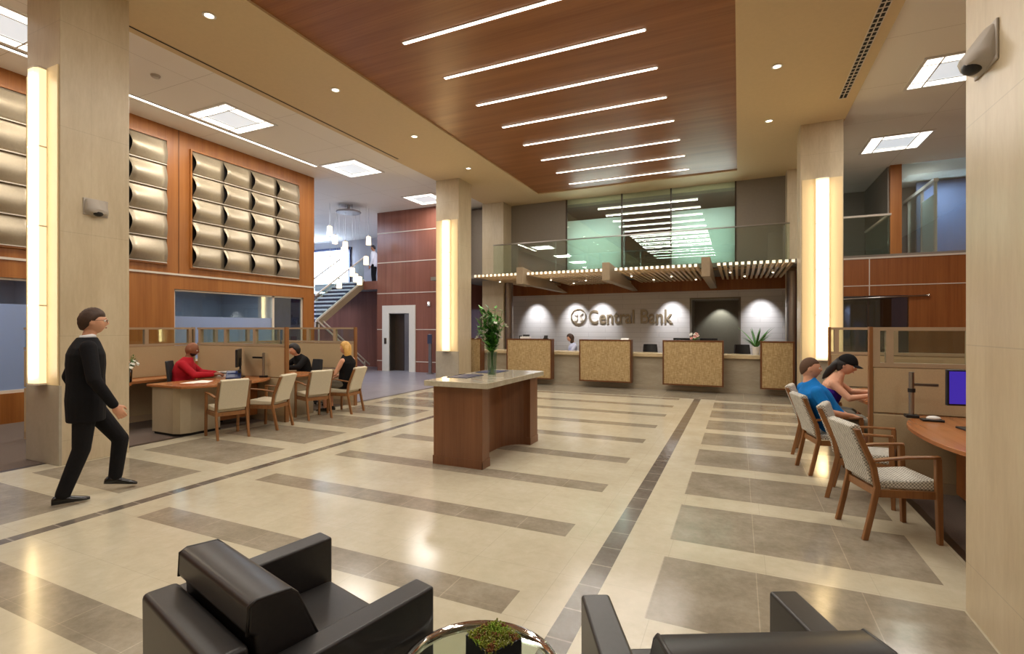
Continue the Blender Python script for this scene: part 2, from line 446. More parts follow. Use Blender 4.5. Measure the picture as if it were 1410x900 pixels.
# ================================================================== COLUMNS
def column(x0, y0, x1, y1, z1, sconce_x=None, lab=None):
    b = B().box(x0, y0, 0, x1, y1, z1)
    if sconce_x: b.box(x0 - 0.002, y0 - 0.012, 0, x1 + 0.002, y0 + 0.02, 0.93, 1)
    struct(b.build('column', ['column_limestone', 'grey_column_base'], bevel=0.004, seg=1), lab)
column(-7.9, 3.07, -7.15, 3.79, 5.82, -7.53, 'square beige stone column beside the walking man')
column(-7.9, 12.08, -7.15, 12.8, 5.82, -7.53, 'square beige stone column behind the flower vase')
column(1.17, 2.88, 1.95, 3.63, 5.95, None, 'wide beige stone column at the right edge with a grey dome')
column(1.17, 11.88, 1.92, 12.6, 5.82, 1.55, 'square beige stone column at the right end of the teller line')
column(-7.95, 15.0, -7.15, 15.64, 5.82, None, 'beige stone column behind the left end of the canopy')
column(1.17, 15.1, 1.9, 15.64, 5.82, None, 'beige stone column behind the right end of the canopy')
def sconce(x, y, lab, z0=0.93, z1=4.65, wd=0.23, dp=0.1):
    r = thing('column_sconce', lab, 'wall lamp', (x, y, z0), 0, 'tall lit sconces on the columns')
    h = z1 - z0
    b = B()
    poly = [(-wd / 2, 0), (-wd / 2, -dp * 0.7), (-wd * 0.3, -dp), (wd * 0.3, -dp), (wd / 2, -dp * 0.7), (wd / 2, 0)]
    b.prism(poly, 0.02, h - 0.02); b.build('lit_diffuser', 'sconce_onyx', r)
    B().box(-0.355, -0.002, 0.0, 0.355, 0.011, h).build('side_glow_panel', 'sconce_side_glow', r)  # column face beside the lamp, its glow put in as emission
    for zz, nm in ((0.0, 'end_cap'), (h - 0.02, 'end_cap')):
        B().prism([(p[0] * 1.04, p[1] * 1.04) for p in poly], zz, zz + 0.02).build(nm, 'white_trim_metal', r)
    for k in (1, 2, 3):
        B().prism([(p[0] * 1.03, p[1] * 1.03) for p in poly], k * h / 4 - 0.008, k * h / 4 + 0.008).build('joint_band', 'white_trim_metal', r)
    area_light('sconce_light', (x, y - dp - 0.03, (z0 + z1) / 2), wd * 0.9, h * 0.95, 34, (1.0, 0.84, 0.6), (PI / 2, 0, 0))
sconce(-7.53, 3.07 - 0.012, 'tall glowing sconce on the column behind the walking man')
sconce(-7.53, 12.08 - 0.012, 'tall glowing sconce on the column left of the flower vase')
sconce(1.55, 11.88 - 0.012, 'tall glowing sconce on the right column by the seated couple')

# ================================================================== LEFT WALL (wood, art, windows)
LX = -11.1
b = B()
w1 = (6.757, 10.267); w2 = (1.6, 4.95)
def wl(y0, y1, z0, z1): b.box(LX - 0.16, y0, z0, LX, y1, z1)
wl(-5, w2[0], 0, 5.9); wl(w2[0], w2[1], 0, 0.5); wl(w2[0], w2[1], 2.44, 5.9); wl(w2[1], w1[0], 0, 5.9)
wl(w1[0], w1[1], 0, 0.85); wl(w1[0], w1[1], 2.44, 5.9); wl(w1[1], 10.65, 0, 5.9)
struct(b.build('wall_left', 'cherry_wall_wood'), 'tall cherry wood wall with metal wave panels')
B().box(LX, -5, 2.735, LX + 0.02, 10.65, 2.775).build('trim_1', 'white_trim_metal')
bpy.data.objects['trim_1']['kind'] = 'structure'
for yy, nm in ((6.85, 'trim_2'), (3.3, 'trim_3')):
    struct(B().box(LX, yy - 0.008, 2.775, LX + 0.006, yy + 0.008, 5.9).build(nm, 'panel_edge_wood'))
def window(n, y0, y1, z0, z1, post, zf):
    r = thing('window_%d' % n, None, None, (LX - 0.08, y0, z0)); r['kind'] = 'structure'
    h = z1 - z0; L = y1 - y0
    b = B()
    for a0, a1 in ((0, 0.04), (post, post + 0.06), (L - 0.04, L)): b.box(-0.04, a0, 0, 0.04, a1, h)
    b.box(-0.04, 0, 0, 0.04, L, 0.05); b.box(-0.04, 0, h - 0.04, 0.04, L, h)
    b.build('window_frame', 'white_trim_metal', r)
    B().box(-0.006, 0.04, 0.05, 0.006, post, zf).build('frosted_pane', 'frosted_blue', r)
    B().box(-0.006, 0.04, zf, 0.006, post, h - 0.04).build('clear_pane', 'clear_glass', r)
    B().box(-0.006, post + 0.06, 0.05, 0.006, L - 0.04, h - 0.04).build('dark_pane', 'dark_glass', r)
    return r
window(1, w1[0], w1[1], 0.85, 2.44, 2.52, 1.0)
window(2, w2[0], w2[1], 0.5, 2.44, 2.9, 1.5)
# office seen through the windows
b = B(); b.box(-15.1, -1, 0, -15.0, 11, 2.75); b.box(-15.1, -1.1, 0, LX - .16, -1, 2.75); b.box(-15.1, 10.62, 0, LX - 0.16, 10.72, 2.75)
struct(b.build('wall_office', 'pale_grey_paint'))
struct(B().box(-15.1, -1, 2.75, LX - 0.16, 10.7, 2.85).build('ceiling_office', 'pale_grey_paint'))
struct(B().box(-15.0, 5.6, 0, LX - 0.16, 5.7, 2.75).build('wall_office_divider', 'pale_grey_paint'))
area_light('office_lamp', (-12.6, 8.3, 2.7), 2.0, 2.4, 60, (0.62, 0.76, 1.0)); area_light('office_lamp', (-12.6, 3.0, 2.7), 2.0, 2.4, 75, (0.62, 0.76, 1.0))

def wave_art(y0, y1, z0, z1, ncol, lab):
    r = thing('metal_wave_art', lab, 'wall art', (LX, y0, z0), 0, 'metal wave panels on the wood wall')
    L, h = y1 - y0, z1 - z0
    b = B(); f = 0.035
    b.box(0.0, -f, -f, 0.05, 0, h + f); b.box(0, L, -f, 0.05, L + f, h + f); b.box(0, 0, -f, 0.05, L, 0); b.box(0, 0, h, 0.05, L, h + f)
    b.build('art_frame', 'cherry_wall_wood', r)
    B().box(0.001, 0, 0, 0.012, L, h).build('backing', 'dark_void', r)
    rows = 5; off = 0.35
    cw, rh = L / ncol, h / (rows - 0.0)
    for c in range(ncol):
        for k in range(rows):
            zz0 = k * rh; grid = []
            for j in range(7):
                u = j / 6; yy = c * cw + 0.002 + u * (cw - 0.003)
                amp = 0.115 * (1 - u) + 0.035
                line = []
                for i in range(13):
                    v = i / 12
                    prof = math.sin(PI * v ** 0.85) ** 1.6 if 0 < v < 1 else 0.0
                    line.append((0.025 + amp * prof + 0.02 * (1 - v), yy, zz0 + 0.012 + v * (rh - 0.02)))
                grid.append(line)
            B().sheet(grid, -0.006).build('wave_sheet', 'champagne_metal', r, smooth='all')
        for k in range(rows):
            bb = B().box(0.02, c * cw + 0.008, k * rh - 0.004, 0.065, (c + 1) * cw - 0.004, k * rh + 0.012); bb.build('sheet_lip', 'white_trim_metal', r)
    return r
wave_art(3.63, 6.577, 2.97, 5.57, 4, 'metal wave wall panel partly hidden behind the left column')
wave_art(7.117, 10.065, 2.95, 5.53, 4, 'metal wave wall panel above the office window, four columns in view')

# ================================================================== LOBBY (elevator wall, stair, far wall)
EY = 14.9
b = B(); b.box(-12.35, EY, 0, -11.78, EY + 0.15, 5.9); b.box(-10.88, EY, 0, -8.95, EY + 0.15, 5.9); b.box(-11.78, EY, 2.13, -10.88, EY + 0.15, 5.9)
b.box(-12.35, EY + 0.15, 0, -12.2, 19, 5.9); b.box(-9.1, EY + 0.15, 0, -8.95, 17, 5.9)
struct(b.build('wall_elevator', 'lobby_plum_wood'), 'plum wood wall around the elevator')
b = B()
for z in (5.1, 4.0, 2.86, 1.52, 0.36):
    if z > 2.5: b.box(-12.35, EY - 0.012, z, -8.95, EY, z + 0.03)
    else: b.box(-12.35, EY - 0.012, z, -12.1, EY, z + 0.03); b.box(-10.62, EY - 0.012, z, -8.95, EY, z + 0.03)
struct(b.build('trim_4', 'white_trim_metal'))
r = thing('door_1', None, None, (-11.33, EY, 0)); r['kind'] = 'structure'
b = B(); b.box(-0.76, -0.04, 0, -0.45, 0.02, 2.42); b.box(0.45, -0.04, 0, 0.72, 0.02, 2.42); b.box(-0.45, -0.04, 2.13, 0.45, 0.02, 2.42)
b.build('door_surround', 'pale_surround', r)
b = B(); b.box(-0.45, 0.02, 0, -0.43, 0.35, 2.13); b.box(0.43, 0.02, 0, 0.45, 0.35, 2.13); b.box(-0.43, 0.02, 2.11, 0.43, 0.35, 2.13)
b.build('jamb', 'brushed_steel', r)
B().box(-0.43, 0.30, 0, -0.02, 0.34, 2.11).build('door_leaf', 'dark_bronze_trim', r); B().box(-0.0, 0.30, 0, 0.43, 0.34, 2.11).build('door_leaf', 'brushed_steel', r)
b = B().box(-0.66, -0.055, 1.0, -0.56, -0.04, 1.22); b.cyl((-0.61, -0.062, 1.15), (-0.61, -0.055, 1.15), 0.02); b.build('call_panel', 'dark_bronze_trim', r)
r = thing('strobe_alarm', 'small white alarm strobe on the plum wall right of the elevator', 'alarm', (-10.03, EY - 0.001, 2.45))
B().box(-0.05, -0.05, -0.08, 0.05, 0, 0.08).build('housing', 'white_plastic', r, bevel=0.008); B().ball((0, -0.05, 0.02), (0.035, 0.03, 0.035)).build('strobe_lens', 'panel_diffuser', r, smooth='all')
r = thing('steel_post', 'slim grey steel post standing right of the elevator', 'post', (-9.72, 14.5, 0))
B().lathe([(0.13, 0), (0.13, 0.02), (0.03, 0.04)], 20).build('foot_plate', 'brushed_steel', r, smooth=True); B().box(-0.06, -0.03, 0.03, 0.06, 0.03, 1.38).build('pole', 'brushed_steel', r, bevel=0.008)
B().box(-0.09, -0.04, 1.05, 0.09, -0.03, 1.36).build('sign_plate', 'navy_stair', r)
# wall below the stair, far wall, daylight windows
struct(B().box(-20, 16.2, 0, -12.35, 16.35, 3.08).build('wall_stair', 'lobby_plum_wood'))
b = B(); b.box(-20.0, 19.0, 0, -19.9, 19.2, 5.9); b.box(-20, 19.0, 0, -8, 19.2, 3.3); b.box(-19.9, 19.0, 5.5, -8, 19.2, 5.9); b.box(-17.4, 19.0, 3.3, -8, 19.2, 5.5)
struct(b.build('wall_back_left', 'pale_grey_paint'))
struct(B().box(-19.9, 19.1, 3.3, -17.4, 19.15, 5.5).build('window_3', 'daylight_sky'))
b = B()
for z in (3.2, 5.45): b.box(-19.9, 18.9, z, -17.3, 19.0, z + 0.12)
b.box(-17.45, 18.9, 3.3, -17.35, 19.0, 5.5)
struct(b.build('trim_5', 'navy_stair'))
struct(B().box(-20.1, -5, 0, -20, 19.2, 6).build('wall_far_left', 'pale_grey_paint'))
area_light('lobby_panel_lamp', (-15.5, 11.2, 5.86), 3.0, 3.0, 420, (0.70, 0.80, 1.0), (0, 0, 0))
area_light('lobby_panel_lamp', (-12.5, 16.6, 5.86), 1.2, 1.2, 90, (0.8, 0.86, 1.0), (0, 0, 0))
area_light('window_daylight', (-18.6, 18.8, 4.4), 2.4, 2.0, 300, (0.62, 0.76, 1.0), (PI / 2, 0, 0))
# stair
r = thing('staircase', 'white edged lobby stair rising to the landing left of the elevator wall', 'staircase', (-13.3, 12.9, 0))
n = 10
def slanted(y0, z0, y1, z1, x0, x1, dn, up, name, mat):
    B().hexa([(x0, y0, z0 - dn), (x1, y0, z0 - dn), (x1, y1, z1 - dn), (x0, y1, z1 - dn), (x0, y0, z0 + up), (x1, y0, z0 + up), (x1, y1, z1 + up), (x0, y1, z1 + up)]).build(name, mat, r)
for k in range(n):
    B().box(-1.2, k * 0.235, 1.8 + (k + 1) * 0.158 - 0.06, -0.04, k * 0.235 + 0.27, 1.8 + (k + 1) * 0.158).build('tread', 'tread_white', r)
    B().box(-1.2, k * 0.235 + 0.03, 1.8 + k * 0.158, -0.04, k * 0.235 + 0.04, 1.8 + (k + 1) * 0.158 - 0.06).build('riser', 'navy_stair', r)
for x in (-0.04, -1.24):
    slanted(-0.05, 1.78, 2.38, 3.40, x, x + 0.04, 0.26, 0.02, 'stringer', 'bracket_stone'); slanted(-0.05, 1.78, 2.38, 3.40, x - 0.01, x + 0.05, -0.02, 0.09, 'stringer_cap', 'white_trim_metal')
    slanted(-0.05, 1.78, 2.38, 3.40, x + 0.012, x + 0.024, -0.09, 0.92, 'glass_balustrade', 'clear_glass'); slanted(-0.05, 1.78, 2.38, 3.40, x - 0.01, x + 0.045, -0.92, 0.97, 'handrail', 'white_trim_metal')
slanted(0, 1.70, 2.35, 3.28, -1.2, -0.04, 0.10, -0.02, 'flight_soffit', 'pale_grey_paint')
B().box(-2.6, -1.3, 1.62, 0.0, 0.0, 1.80).build('half_landing', 'tread_white', r)
for k in range(8):
    B().box(-2.5, 0.02 + k * 0.28, 1.8 - (k + 1) * 0.2 - 0.05, -1.3, 0.32 + k * 0.28, 1.8 - (k + 1) * 0.2).build('tread', 'navy_stair', r)
slanted(0.0, 1.78, 2.5, 0.05, -1.3, -1.26, 0.2, 0.0, 'stringer', 'navy_stair'); slanted(0.0, 1.78, 2.5, 0.05, -1.31, -1.25, 0.0, 0.07, 'stringer_cap', 'white_trim_metal')
slanted(0.0, 1.80, 2.4, 0.12, 0.0, 0.05, 0.0, 0.06, 'handrail', 'white_trim_metal'); slanted(0.25, 1.80, 2.65, 0.12, 0.0, 0.05, 0.0, 0.05, 'handrail', 'white_trim_metal')
for y_, z_ in ((0.02, 1.62), (1.2, 0.95), (2.35, 0.2)): B().box(0.005, y_, 0, 0.045, y_ + 0.04, z_ + 0.1).build('newel_post', 'white_trim_metal', r)
B().box(-2.6, 2.38, 3.1, 0.94, 6.0, 3.38).build('upper_landing', 'pale_grey_paint', r); B().box(0.0, 2.34, 3.08, 0.94, 2.38, 3.40).build('landing_edge', 'lobby_plum_wood', r)
for x in (-2.55, -1.3): B().box(x, -1.25, 0, x + 0.1, -1.15, 1.62).build('landing_post', 'navy_stair', r)
# ceiling disc and pendant cluster
r = thing('ceiling_disc', 'flat oval grey disc hung below the lobby ceiling', 'ceiling disc', (-12.45, 13.5, 5.62))
B().lathe([(0.0, 0), (0.40, 0), (0.43, 0.03), (0.40, 0.06), (0.0, 0.06)], 32, cap=False).build('disc_panel', 'oval_disc_grey', r, smooth=True)
B().lathe([(0.05, 0.06), (0.05, 0.28)], 12).build('mounting_stem', 'oval_disc_grey', r)
pend = [(-13.15, 5.03, 'topmost of the pendant cluster'), (-13.5, 4.84, 'upper left of the pendant cluster'), (-12.47, 4.82, 'upper right of the pendant cluster'),
        (-12.78, 4.52, 'just below the topmost pair on the right'), (-12.37, 4.05, 'far right of the cluster at mid height'), (-13.26, 3.97, 'middle left of the cluster'),
        (-13.54, 3.85, 'far left of the cluster at mid height'), (-13.19, 3.49, 'lower left of the cluster'), (-12.57, 3.59, 'lower right of the cluster'),
        (-12.78, 3.34, 'second lowest of the cluster'), (-12.95, 3.16, 'lowest of the whole cluster'), (-13.33, 4.43, 'left of centre in the cluster')]
proto = None
for i, (x, z, d) in enumerate(pend):
    lab = 'small lit glass pendant by the stair, ' + d
    y = 13.65 + ((i * 5) % 12 - 5.5) * 0.12; x *= 0.975; z = 1.6 + (z - 1.6) * 0.975
    r = thing('pendant_lamp', lab, 'pendant lamp', (x, y, z), 0, 'glass pendants beside the stair')
    B().lathe([(0.07, -0.16), (0.095, -0.15), (0.085, 0.14), (0.03, 0.16)], 16).build('lamp_shade', 'pendant_shade', r, smooth=True)
    B().lathe([(0.03, 0.155), (0.03, 0.20), (0.006, 0.21)], 10).build('cap', 'brushed_steel', r)
    B().cyl((0, 0, 0.2), (0, 0, 5.9 - z), 0.004, n=6).build('cord', 'brushed_steel', r)

# ================================================================== BACK: teller wall, canopy, mezzanine
b = B(); b.box(-7.95, 17, 0, -1.38, 17.15, 3.2); b.box(0.0, 17, 0, 1.95, 17.15, 3.2); b.box(-1.38, 17, 2.5, 0.0, 17.15, 3.2)
struct(b.build('wall_back', 'white_wall_panels'), 'pale panelled wall behind the tellers with raised lettering')
b = B(); b.box(-1.45, 18.2, 0, 0.1, 18.3, 2.6); b.box(-1.46, 17.15, 0, -1.38, 18.2, 2.6); b.box(0, 17.15, 0, 0.08, 18.2, 2.6); b.box(-1.46, 17.15, 2.5, 0.08, 18.2, 2.6)
struct(b.build('wall_alcove', 'grey_taupe_paint'))
b = B(); b.box(-1.44, 16.985, 0, -1.38, 17.0, 2.56); b.box(0, 16.985, 0, 0.06, 17.0, 2.56); b.box(-1.38, 16.985, 2.5, 0, 17.0, 2.56)
struct(b.build('door_2', 'grey_taupe_paint'))
struct(B().box(-9.9, 16.9, 2.78, 1.95, 17.0, 3.2).build('trim_6', 'cherry_dark_wood'), 'dark cherry wood band above the teller wall')
struct(B().box(-9.9, 17.0, 0, -7.95, 17.1, 2.78).build('window_4', 'office_blue'))
b = B(); b.box(-9.9, 16.93, 2.3, -7.95, 17.0, 2.78); b.box(-8.9, 16.95, 0, -8.84, 17, 2.5)
struct(b.build('trim_7', 'cherry_dark_wood'))
struct(B().box(-9.5, 14.2, 3.2, 6.0, 19.2, 3.32).build('floor_mezzanine', 'grey_taupe_paint'))
for x, y, h in ((-7.05, 15.2, 3.1), (1.30, 15.0, 3.1)):
    struct(B().cyl((x, y, 0), (x, y, h), 0.15, n=24).build('pillar', 'steel_cladding', smooth=True))
# canopy
r = thing('slatted_canopy', 'wooden slat canopy with stone coloured beams over the teller counter', 'canopy', (0, 13.0, 3.1))
beams = (-5.6, -3.15, -0.72)
x = -7.12; k = 0
while x < 1.16:
    if all(abs(x - bx) > 0.16 for bx in beams):
        B().box(x - 0.032, 0.0, 0, x + 0.032, 3.9, 0.06).build('slat', 'canopy_slat', r)
        B().box(x - 0.034, -0.012, -0.004, x + 0.034, 0.0, 0.064).build('slat_end_cap', 'slat_end_glow', r)
        k += 1
    x += 0.131
for bx in beams:
    B().hexa([(bx - .1, -0.2, -0.27), (bx + .1, -0.2, -0.27), (bx + .1, 3.85, -0.27), (bx - .1, 3.85, -0.27), (bx - .1, -0.2, 0.2), (bx + .1, -0.2, 0.2), (bx + .1, 1.15, 0.098), (bx - .1, 1.15, 0.098)]).build('beam', 'bracket_stone', r, bevel=0.008, seg=1)
B().box(-7.1, 1.5, 0.06, 1.15, 1.56, 0.098).build('cross_rail', 'canopy_slat', r)
sp = [(-6.75, 13.9), (-6.5, 15.2), (-5.1, 14.0), (-4.8, 15.3), (-4.2, 14.6), (-3.6, 15.5), (-2.7, 13.9), (-2.3, 15.2), (-1.7, 14.4), (-1.15, 15.6), (-0.2, 14.0), (0.15, 15.2), (0.8, 14.4)]
where = ['over the leftmost teller panel', 'behind the leftmost one', 'right of the first beam near the front', 'right of the first beam near the wall', 'midway between the first two beams', 'just left of the second beam', 'right of the second beam near the front',
         'right of the second beam near the wall', 'midway between the last two beams', 'just left of the third beam', 'right of the third beam near the front', 'right of the third beam near the wall', 'over the rightmost teller panel']
for (x, y), d in zip(sp, where):
    q = thing('canopy_spotlight', 'tiny bright spot under the slatted canopy, ' + d, 'spotlight', (x, y, 3.098), 0, 'spots under the canopy')
    B().lathe([(0.03, 0), (0.035, -0.06), (0.03, -0.07)], 12).build('housing', 'white_trim_metal', q, smooth=True)
    B().ball((0, 0, -0.075), (0.026, 0.026, 0.015)).build('bulb', 'down_lamp', q, smooth='all')
for x, y in sp[::2]: spot_light('canopy_spot', (x, y, 3.0), 48, (1, 0.93, 0.82), 110)
for x in (-6.72, -5.26, -4.31, -1.97, 0.62): spot_light('wall_washer', (x, 16.3, 2.76), 130, (0.97, 0.97, 1.0), 66, (math.radians(36), 0, 0), 1.0)
spot_light('alcove_washer', (-0.55, 17.85, 2.46), 50, (0.92, 1.0, 0.9), 90, (math.radians(12), 0, 0), 0.5)
# glass railing of the mezzanine
r = thing('glass_railing', 'clear glass balustrade along the mezzanine edge above the canopy', 'railing', (0, 14.15, 3.2))
xs = [-7.1, -5.0, -2.9, -0.8, 1.16]
for x0, x1 in zip(xs, xs[1:]): B().box(x0 + 0.008, -0.008, 0.0, x1 - 0.008, 0.008, 1.0).build('glass_pane', 'green_rail_glass', r)
B().box(-7.1, -0.025, 1.0, 1.16, 0.025, 1.03).build('handrail', 'brushed_steel', r)
r = thing('glass_railing', 'clear glass balustrade turning a corner above the right wood wall', 'railing', (1.93, 14.2, 3.32))
B().box(0, -0.008, 0.0, 1.27, 0.008, 0.9).build('glass_pane', 'green_rail_glass', r); B().box(1.262, 0.0, 0, 1.278, 2.4, 0.9).build('glass_pane', 'green_rail_glass', r)
B().box(0, -0.03, 0.9, 1.3, 0.03, 0.945).build('handrail', 'white_trim_metal', r); B().box(1.24, 0.03, 0.9, 1.3, 2.4, 0.945).build('handrail', 'white_trim_metal', r)
# storefront on the mezzanine
r = thing('window_5', None, None, (0, 15.65, 3.32)); r['kind'] = 'structure'
B().box(-5.16, -0.006, 0, -0.08, 0.006, 2.48).build('glass_pane', 'store_glass', r)
B().box(-5.16, 0.03, 0.0, -3.36, 0.045, 1.78).build('frosted_panel', 'frosted_green', r); B().box(-1.84, 0.03, 0.0, -0.08, 0.045, 1.78).build('frosted_panel', 'frosted_green', r)
b = B()
for x in (-5.16, -3.34, -1.86, -0.08): b.box(x - 0.02, -0.02, 0, x + 0.02, 0.06, 2.48)
b.box(-5.16, -0.02, 0, -0.08, 0.05, 0.03); b.build('mullion', 'dark_bronze_trim', r)
b = B(); b.box(-8.95, 15.64, 3.32, -5.18, 15.8, 5.8); b.box(-0.06, 15.64, 3.32, 1.95, 15.8, 5.8)
struct(b.build('wall_mezzanine', 'grey_taupe_paint'))
struct(B().box(-6, 19.0, 3.3, 1.95, 19.1, 5.9).build('wall_upper_back', 'backroom_dark'))
area_light('added_backlight', (-4.26, 16.4, 4.25), 1.7, 1.6, 72, (0.92, 1.0, 0.97), (-PI / 2, 0, 0), 100)  # added light that brightens the frosted panels from behind
area_light('added_backlight', (-0.96, 16.4, 4.25), 1.7, 1.6, 72, (0.92, 1.0, 0.97), (-PI / 2, 0, 0), 100)

# ================================================================== RIGHT BACK: wood wall, upstairs glass
RY = 14.15
b = B(); b.box(1.93, RY, 2.35, 7.1, RY + 0.12, 3.25); b.box(3.55, RY, 0, 7.1, RY + 0.12, 2.35); b.box(1.93, RY, 0, 2.0, RY + 0.12, 2.35)
struct(b.build('wall_right_back', 'cherry_dark_wood'), 'cherry wood wall behind the right desks')
b = B(); b.box(1.93, RY - 0.015, 3.22, 7.1, RY, 3.26); b.box(1.93, RY - 0.012, 2.58, 7.1, RY, 2.6); b.box(2.79, RY - 0.01, 2.36, 2.81, RY, 3.22)
struct(b.build('trim_8', 'white_trim_metal'))
r = thing('door_3', None, None, (2.0, RY + 0.05, 0)); r['kind'] = 'structure'
B().box(0, -0.01, 0, 0.78, 0.01, 2.35).build('glass_pane', 'dark_glass', r); B().box(0.78, -0.01, 0, 1.55, 0.01, 2.35).build('glass_pane', 'dark_glass', r); B().box(0.76, -0.03, 0, 0.80, 0.03, 2.35).build('door_frame', 'dark_bronze_trim', r)
B().box(-0.01, 1.6, 0, 1.6, 1.7, 2.4).build('room_back', 'navy_stair', r)
for x in (0.22, 0.52): B().cyl((x, 1.0, 0), (x, 1.0, 2.2), 0.09, n=20).build('reflected_post', 'pale_grey_paint', r, smooth=True)  # posts and blue panel imitate the teller area mirrored in the glass
B().box(0.72, 1.3, 0.3, 1.15, 1.34, 2.2).build('reflected_panel', 'blue_grey_paint', r); B().box(1.2, 1.2, 0, 1.34, 1.34, 2.3).build('reflected_post', 'pale_grey_paint', r)
q = thing('bar_reflection', 'bar shaped reflection modelled as a steel tube on the cherry wall beyond the couple', 'reflected_bar', (1.98, RY - 0.06, 2.27))  # a reflection built as a solid tube
B().tube([(0, 0, 0), (1.0, 0, 0.03), (1.9, 0, 0.06)], 0.02, 10).build('reflection_tube', 'brushed_steel', q, smooth='all'); B().ball((1.92, 0, 0.06), 0.035).build('reflection_end', 'chrome', q, smooth='all')
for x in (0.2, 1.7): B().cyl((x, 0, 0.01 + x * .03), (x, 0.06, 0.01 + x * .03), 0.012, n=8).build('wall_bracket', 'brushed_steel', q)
spot_light('backroom_light', (2.6, 14.9, 2.3), 30, (0.8, 0.9, 1.0), 110)
r = thing('window_6', None, None, (0, 16.2, 3.32)); r['kind'] = 'structure'
B().box(3.9, -0.008, 0, 6.9, 0.008, 2.58).build('glass_pane', 'store_glass', r)
B().box(3.65, -0.06, 0, 3.9, 0.06, 2.58).build('wood_post', 'cherry_wall_wood', r)
b = B()
for yy in (0.05, 1.07, 2.25): b.box(4.60, yy - 0.03, 0, 4.66, yy + 0.03, 2.08)
b.box(4.58, 0.0, 2.05, 4.68, 2.7, 2.14); b.build('inner_frame', 'white_trim_metal', r)
B().box(4.62, 0.08, 0, 4.64, 1.04, 1.75).build('frosted_panel', 'frosted_green', r); B().box(4.62, 1.10, 0, 4.64, 2.22, 2.05).build('inner_glass', 'clear_glass', r)
b = B(); b.box(1.95, 18.9, 3.3, 7.1, 19.0, 5.9); b.box(3.62, 16.26, 3.32, 3.72, 18.9, 5.9)
struct(b.build('wall_upper_right', 'grey_taupe_paint'))
struct(B().box(4.75, 18.2, 3.32, 7.0, 18.3, 5.85).build('wall_upper_room', 'blue_grey_paint'))
area_light('upper_right_lamp', (5.0, 17.3, 5.8), 1.5, 0.8, 80, (0.8, 0.9, 1.0))
struct(B().box(7.1, -5, 0, 7.2, 19.2, 6).build('wall_right', 'cherry_dark_wood'))
b = B(); b.box(-20, -5.1, 0, 7.2, -5.0, 6)
struct(b.build('wall_front', 'column_limestone'))

# ================================================================== CEILING FIXTURES
def troffer(x, y, lab):
    r = thing('ceiling_panel_light', lab, 'ceiling light', (x, y, 5.9), 0, 'square ceiling panels over the desks')
    a, f = 0.6, 0.05
    b = B(); b.box(-a, -a, -0.02, a, -a + f, 0); b.box(-a, a - f, -0.02, a, a, 0); b.box(-a, -a + f, -0.02, -a + f, a - f, 0); b.box(a - f, -a + f, -0.02, a, a - f, 0)
    b.build('light_frame', 'white_plastic', r)
    g = 0.33; b = B(); b.box(-a + f, -a + f, -0.012, a - f, -g, -0.002); b.box(-a + f, g, -0.012, a - f, a - f, -0.002); b.box(-a + f, -g, -0.012, -g, g, -0.002); b.box(g, -g, -0.012, a - f, g, -0.002); b.build('lit_border', 'panel_diffuser', r)
    B().box(-g, -g, -0.010, g, g, -0.002).build('centre_diffuser', 'panel_centre', r)
    b = B()
    for k in (-0.33, 0.33): b.box(k - 0.012, -a + f, -0.02, k + 0.012, a - f, -0.013); b.box(-a + f, k - 0.012, -0.02, a - f, k + 0.012, -0.013)
    b.build('diffuser_rib', 'white_plastic', r)
    area_light('panel_lamp', (x, y, 5.86), 1.0, 1.0, 70, (1.0, 0.95, 0.89))
for y, d in ((3.45, 'at the top left corner behind the column'), (6.95, 'above the first metal wave panel'), (10.45, 'left of the lobby opening'), (13.95, 'half hidden by the far left column')):
    troffer(-9.5, y, 'bright square ceiling panel light ' + d)
for y, d in ((14.2, 'over the right wood wall, farther one'), (10.55, 'over the right desks, nearer one')): troffer(3.3, y, 'bright square ceiling panel light ' + d)
for y in (7.0, 3.5, 0.0):
    area_light('panel_lamp', (3.3, y, 5.86), 1.0, 1.0, 70, (1.0, 0.95, 0.89))
for y in (0.0, -3.0): area_light('panel_lamp', (-9.5, y, 5.86), 1.0, 1.0, 70, (1.0, 0.95, 0.89))
ords = ['first and cut by the top edge', 'second from the camera', 'third from the camera', 'fourth from the camera', 'fifth from the camera', 'sixth from the camera', 'third from the far end', 'second from the far end', 'nearest the far end of the wood']
for i in range(-4, 9):
    y = 4.93 + 1.135 * i
    if i >= 0:
        r = thing('linear_ceiling_light', 'long thin light line in the wood ceiling, ' + ords[i], 'ceiling light', (-2.87, y, ZS + 0.035), 0, 'light lines in the wood ceiling')
        B().box(-1.68, -0.03, -0.012, 1.68, 0.03, 0).build('light_frame', 'white_plastic', r)
        B().box(-1.66, -0.024, -0.02, 0.0, 0.024, -0.012).build('diffuser', 'line_diffuser', r); B().box(0.006, -0.024, -0.02, 1.66, 0.024, -0.012).build('diffuser', 'line_diffuser', r)
    area_light('line_lamp', (-2.87, y, ZS - 0.02), 3.3, 0.06, 46, (1.0, 0.93, 0.82))
dl = [(-6.48, 4.4, 'nearest the left column'), (-6.48, 6.7, 'second along the left soffit'), (-6.48, 9.05, 'third along the left soffit'), (-6.48, 11.45, 'in front of the far left column'), (0.56, 9.04, 'upper one on the right soffit'), (0.56, 11.35, 'lower one on the right soffit')]
for x, y, d in dl:
    r = thing('recessed_downlight', 'small round downlight ' + d, 'downlight', (x, y, ZS), 0, 'round downlights in the soffit')
    B().lathe([(0.055, -0.001), (0.08, -0.001), (0.085, -0.008), (0.06, -0.012), (0.055, -0.001)], 24, cap=False).build('trim_ring', 'white_plastic', r, smooth=True)
    B().lathe([(0.0, -0.004), (0.056, -0.004), (0.056, -0.001), (0.0, -0.001)], 20, cap=False).build('lamp', 'down_lamp', r)
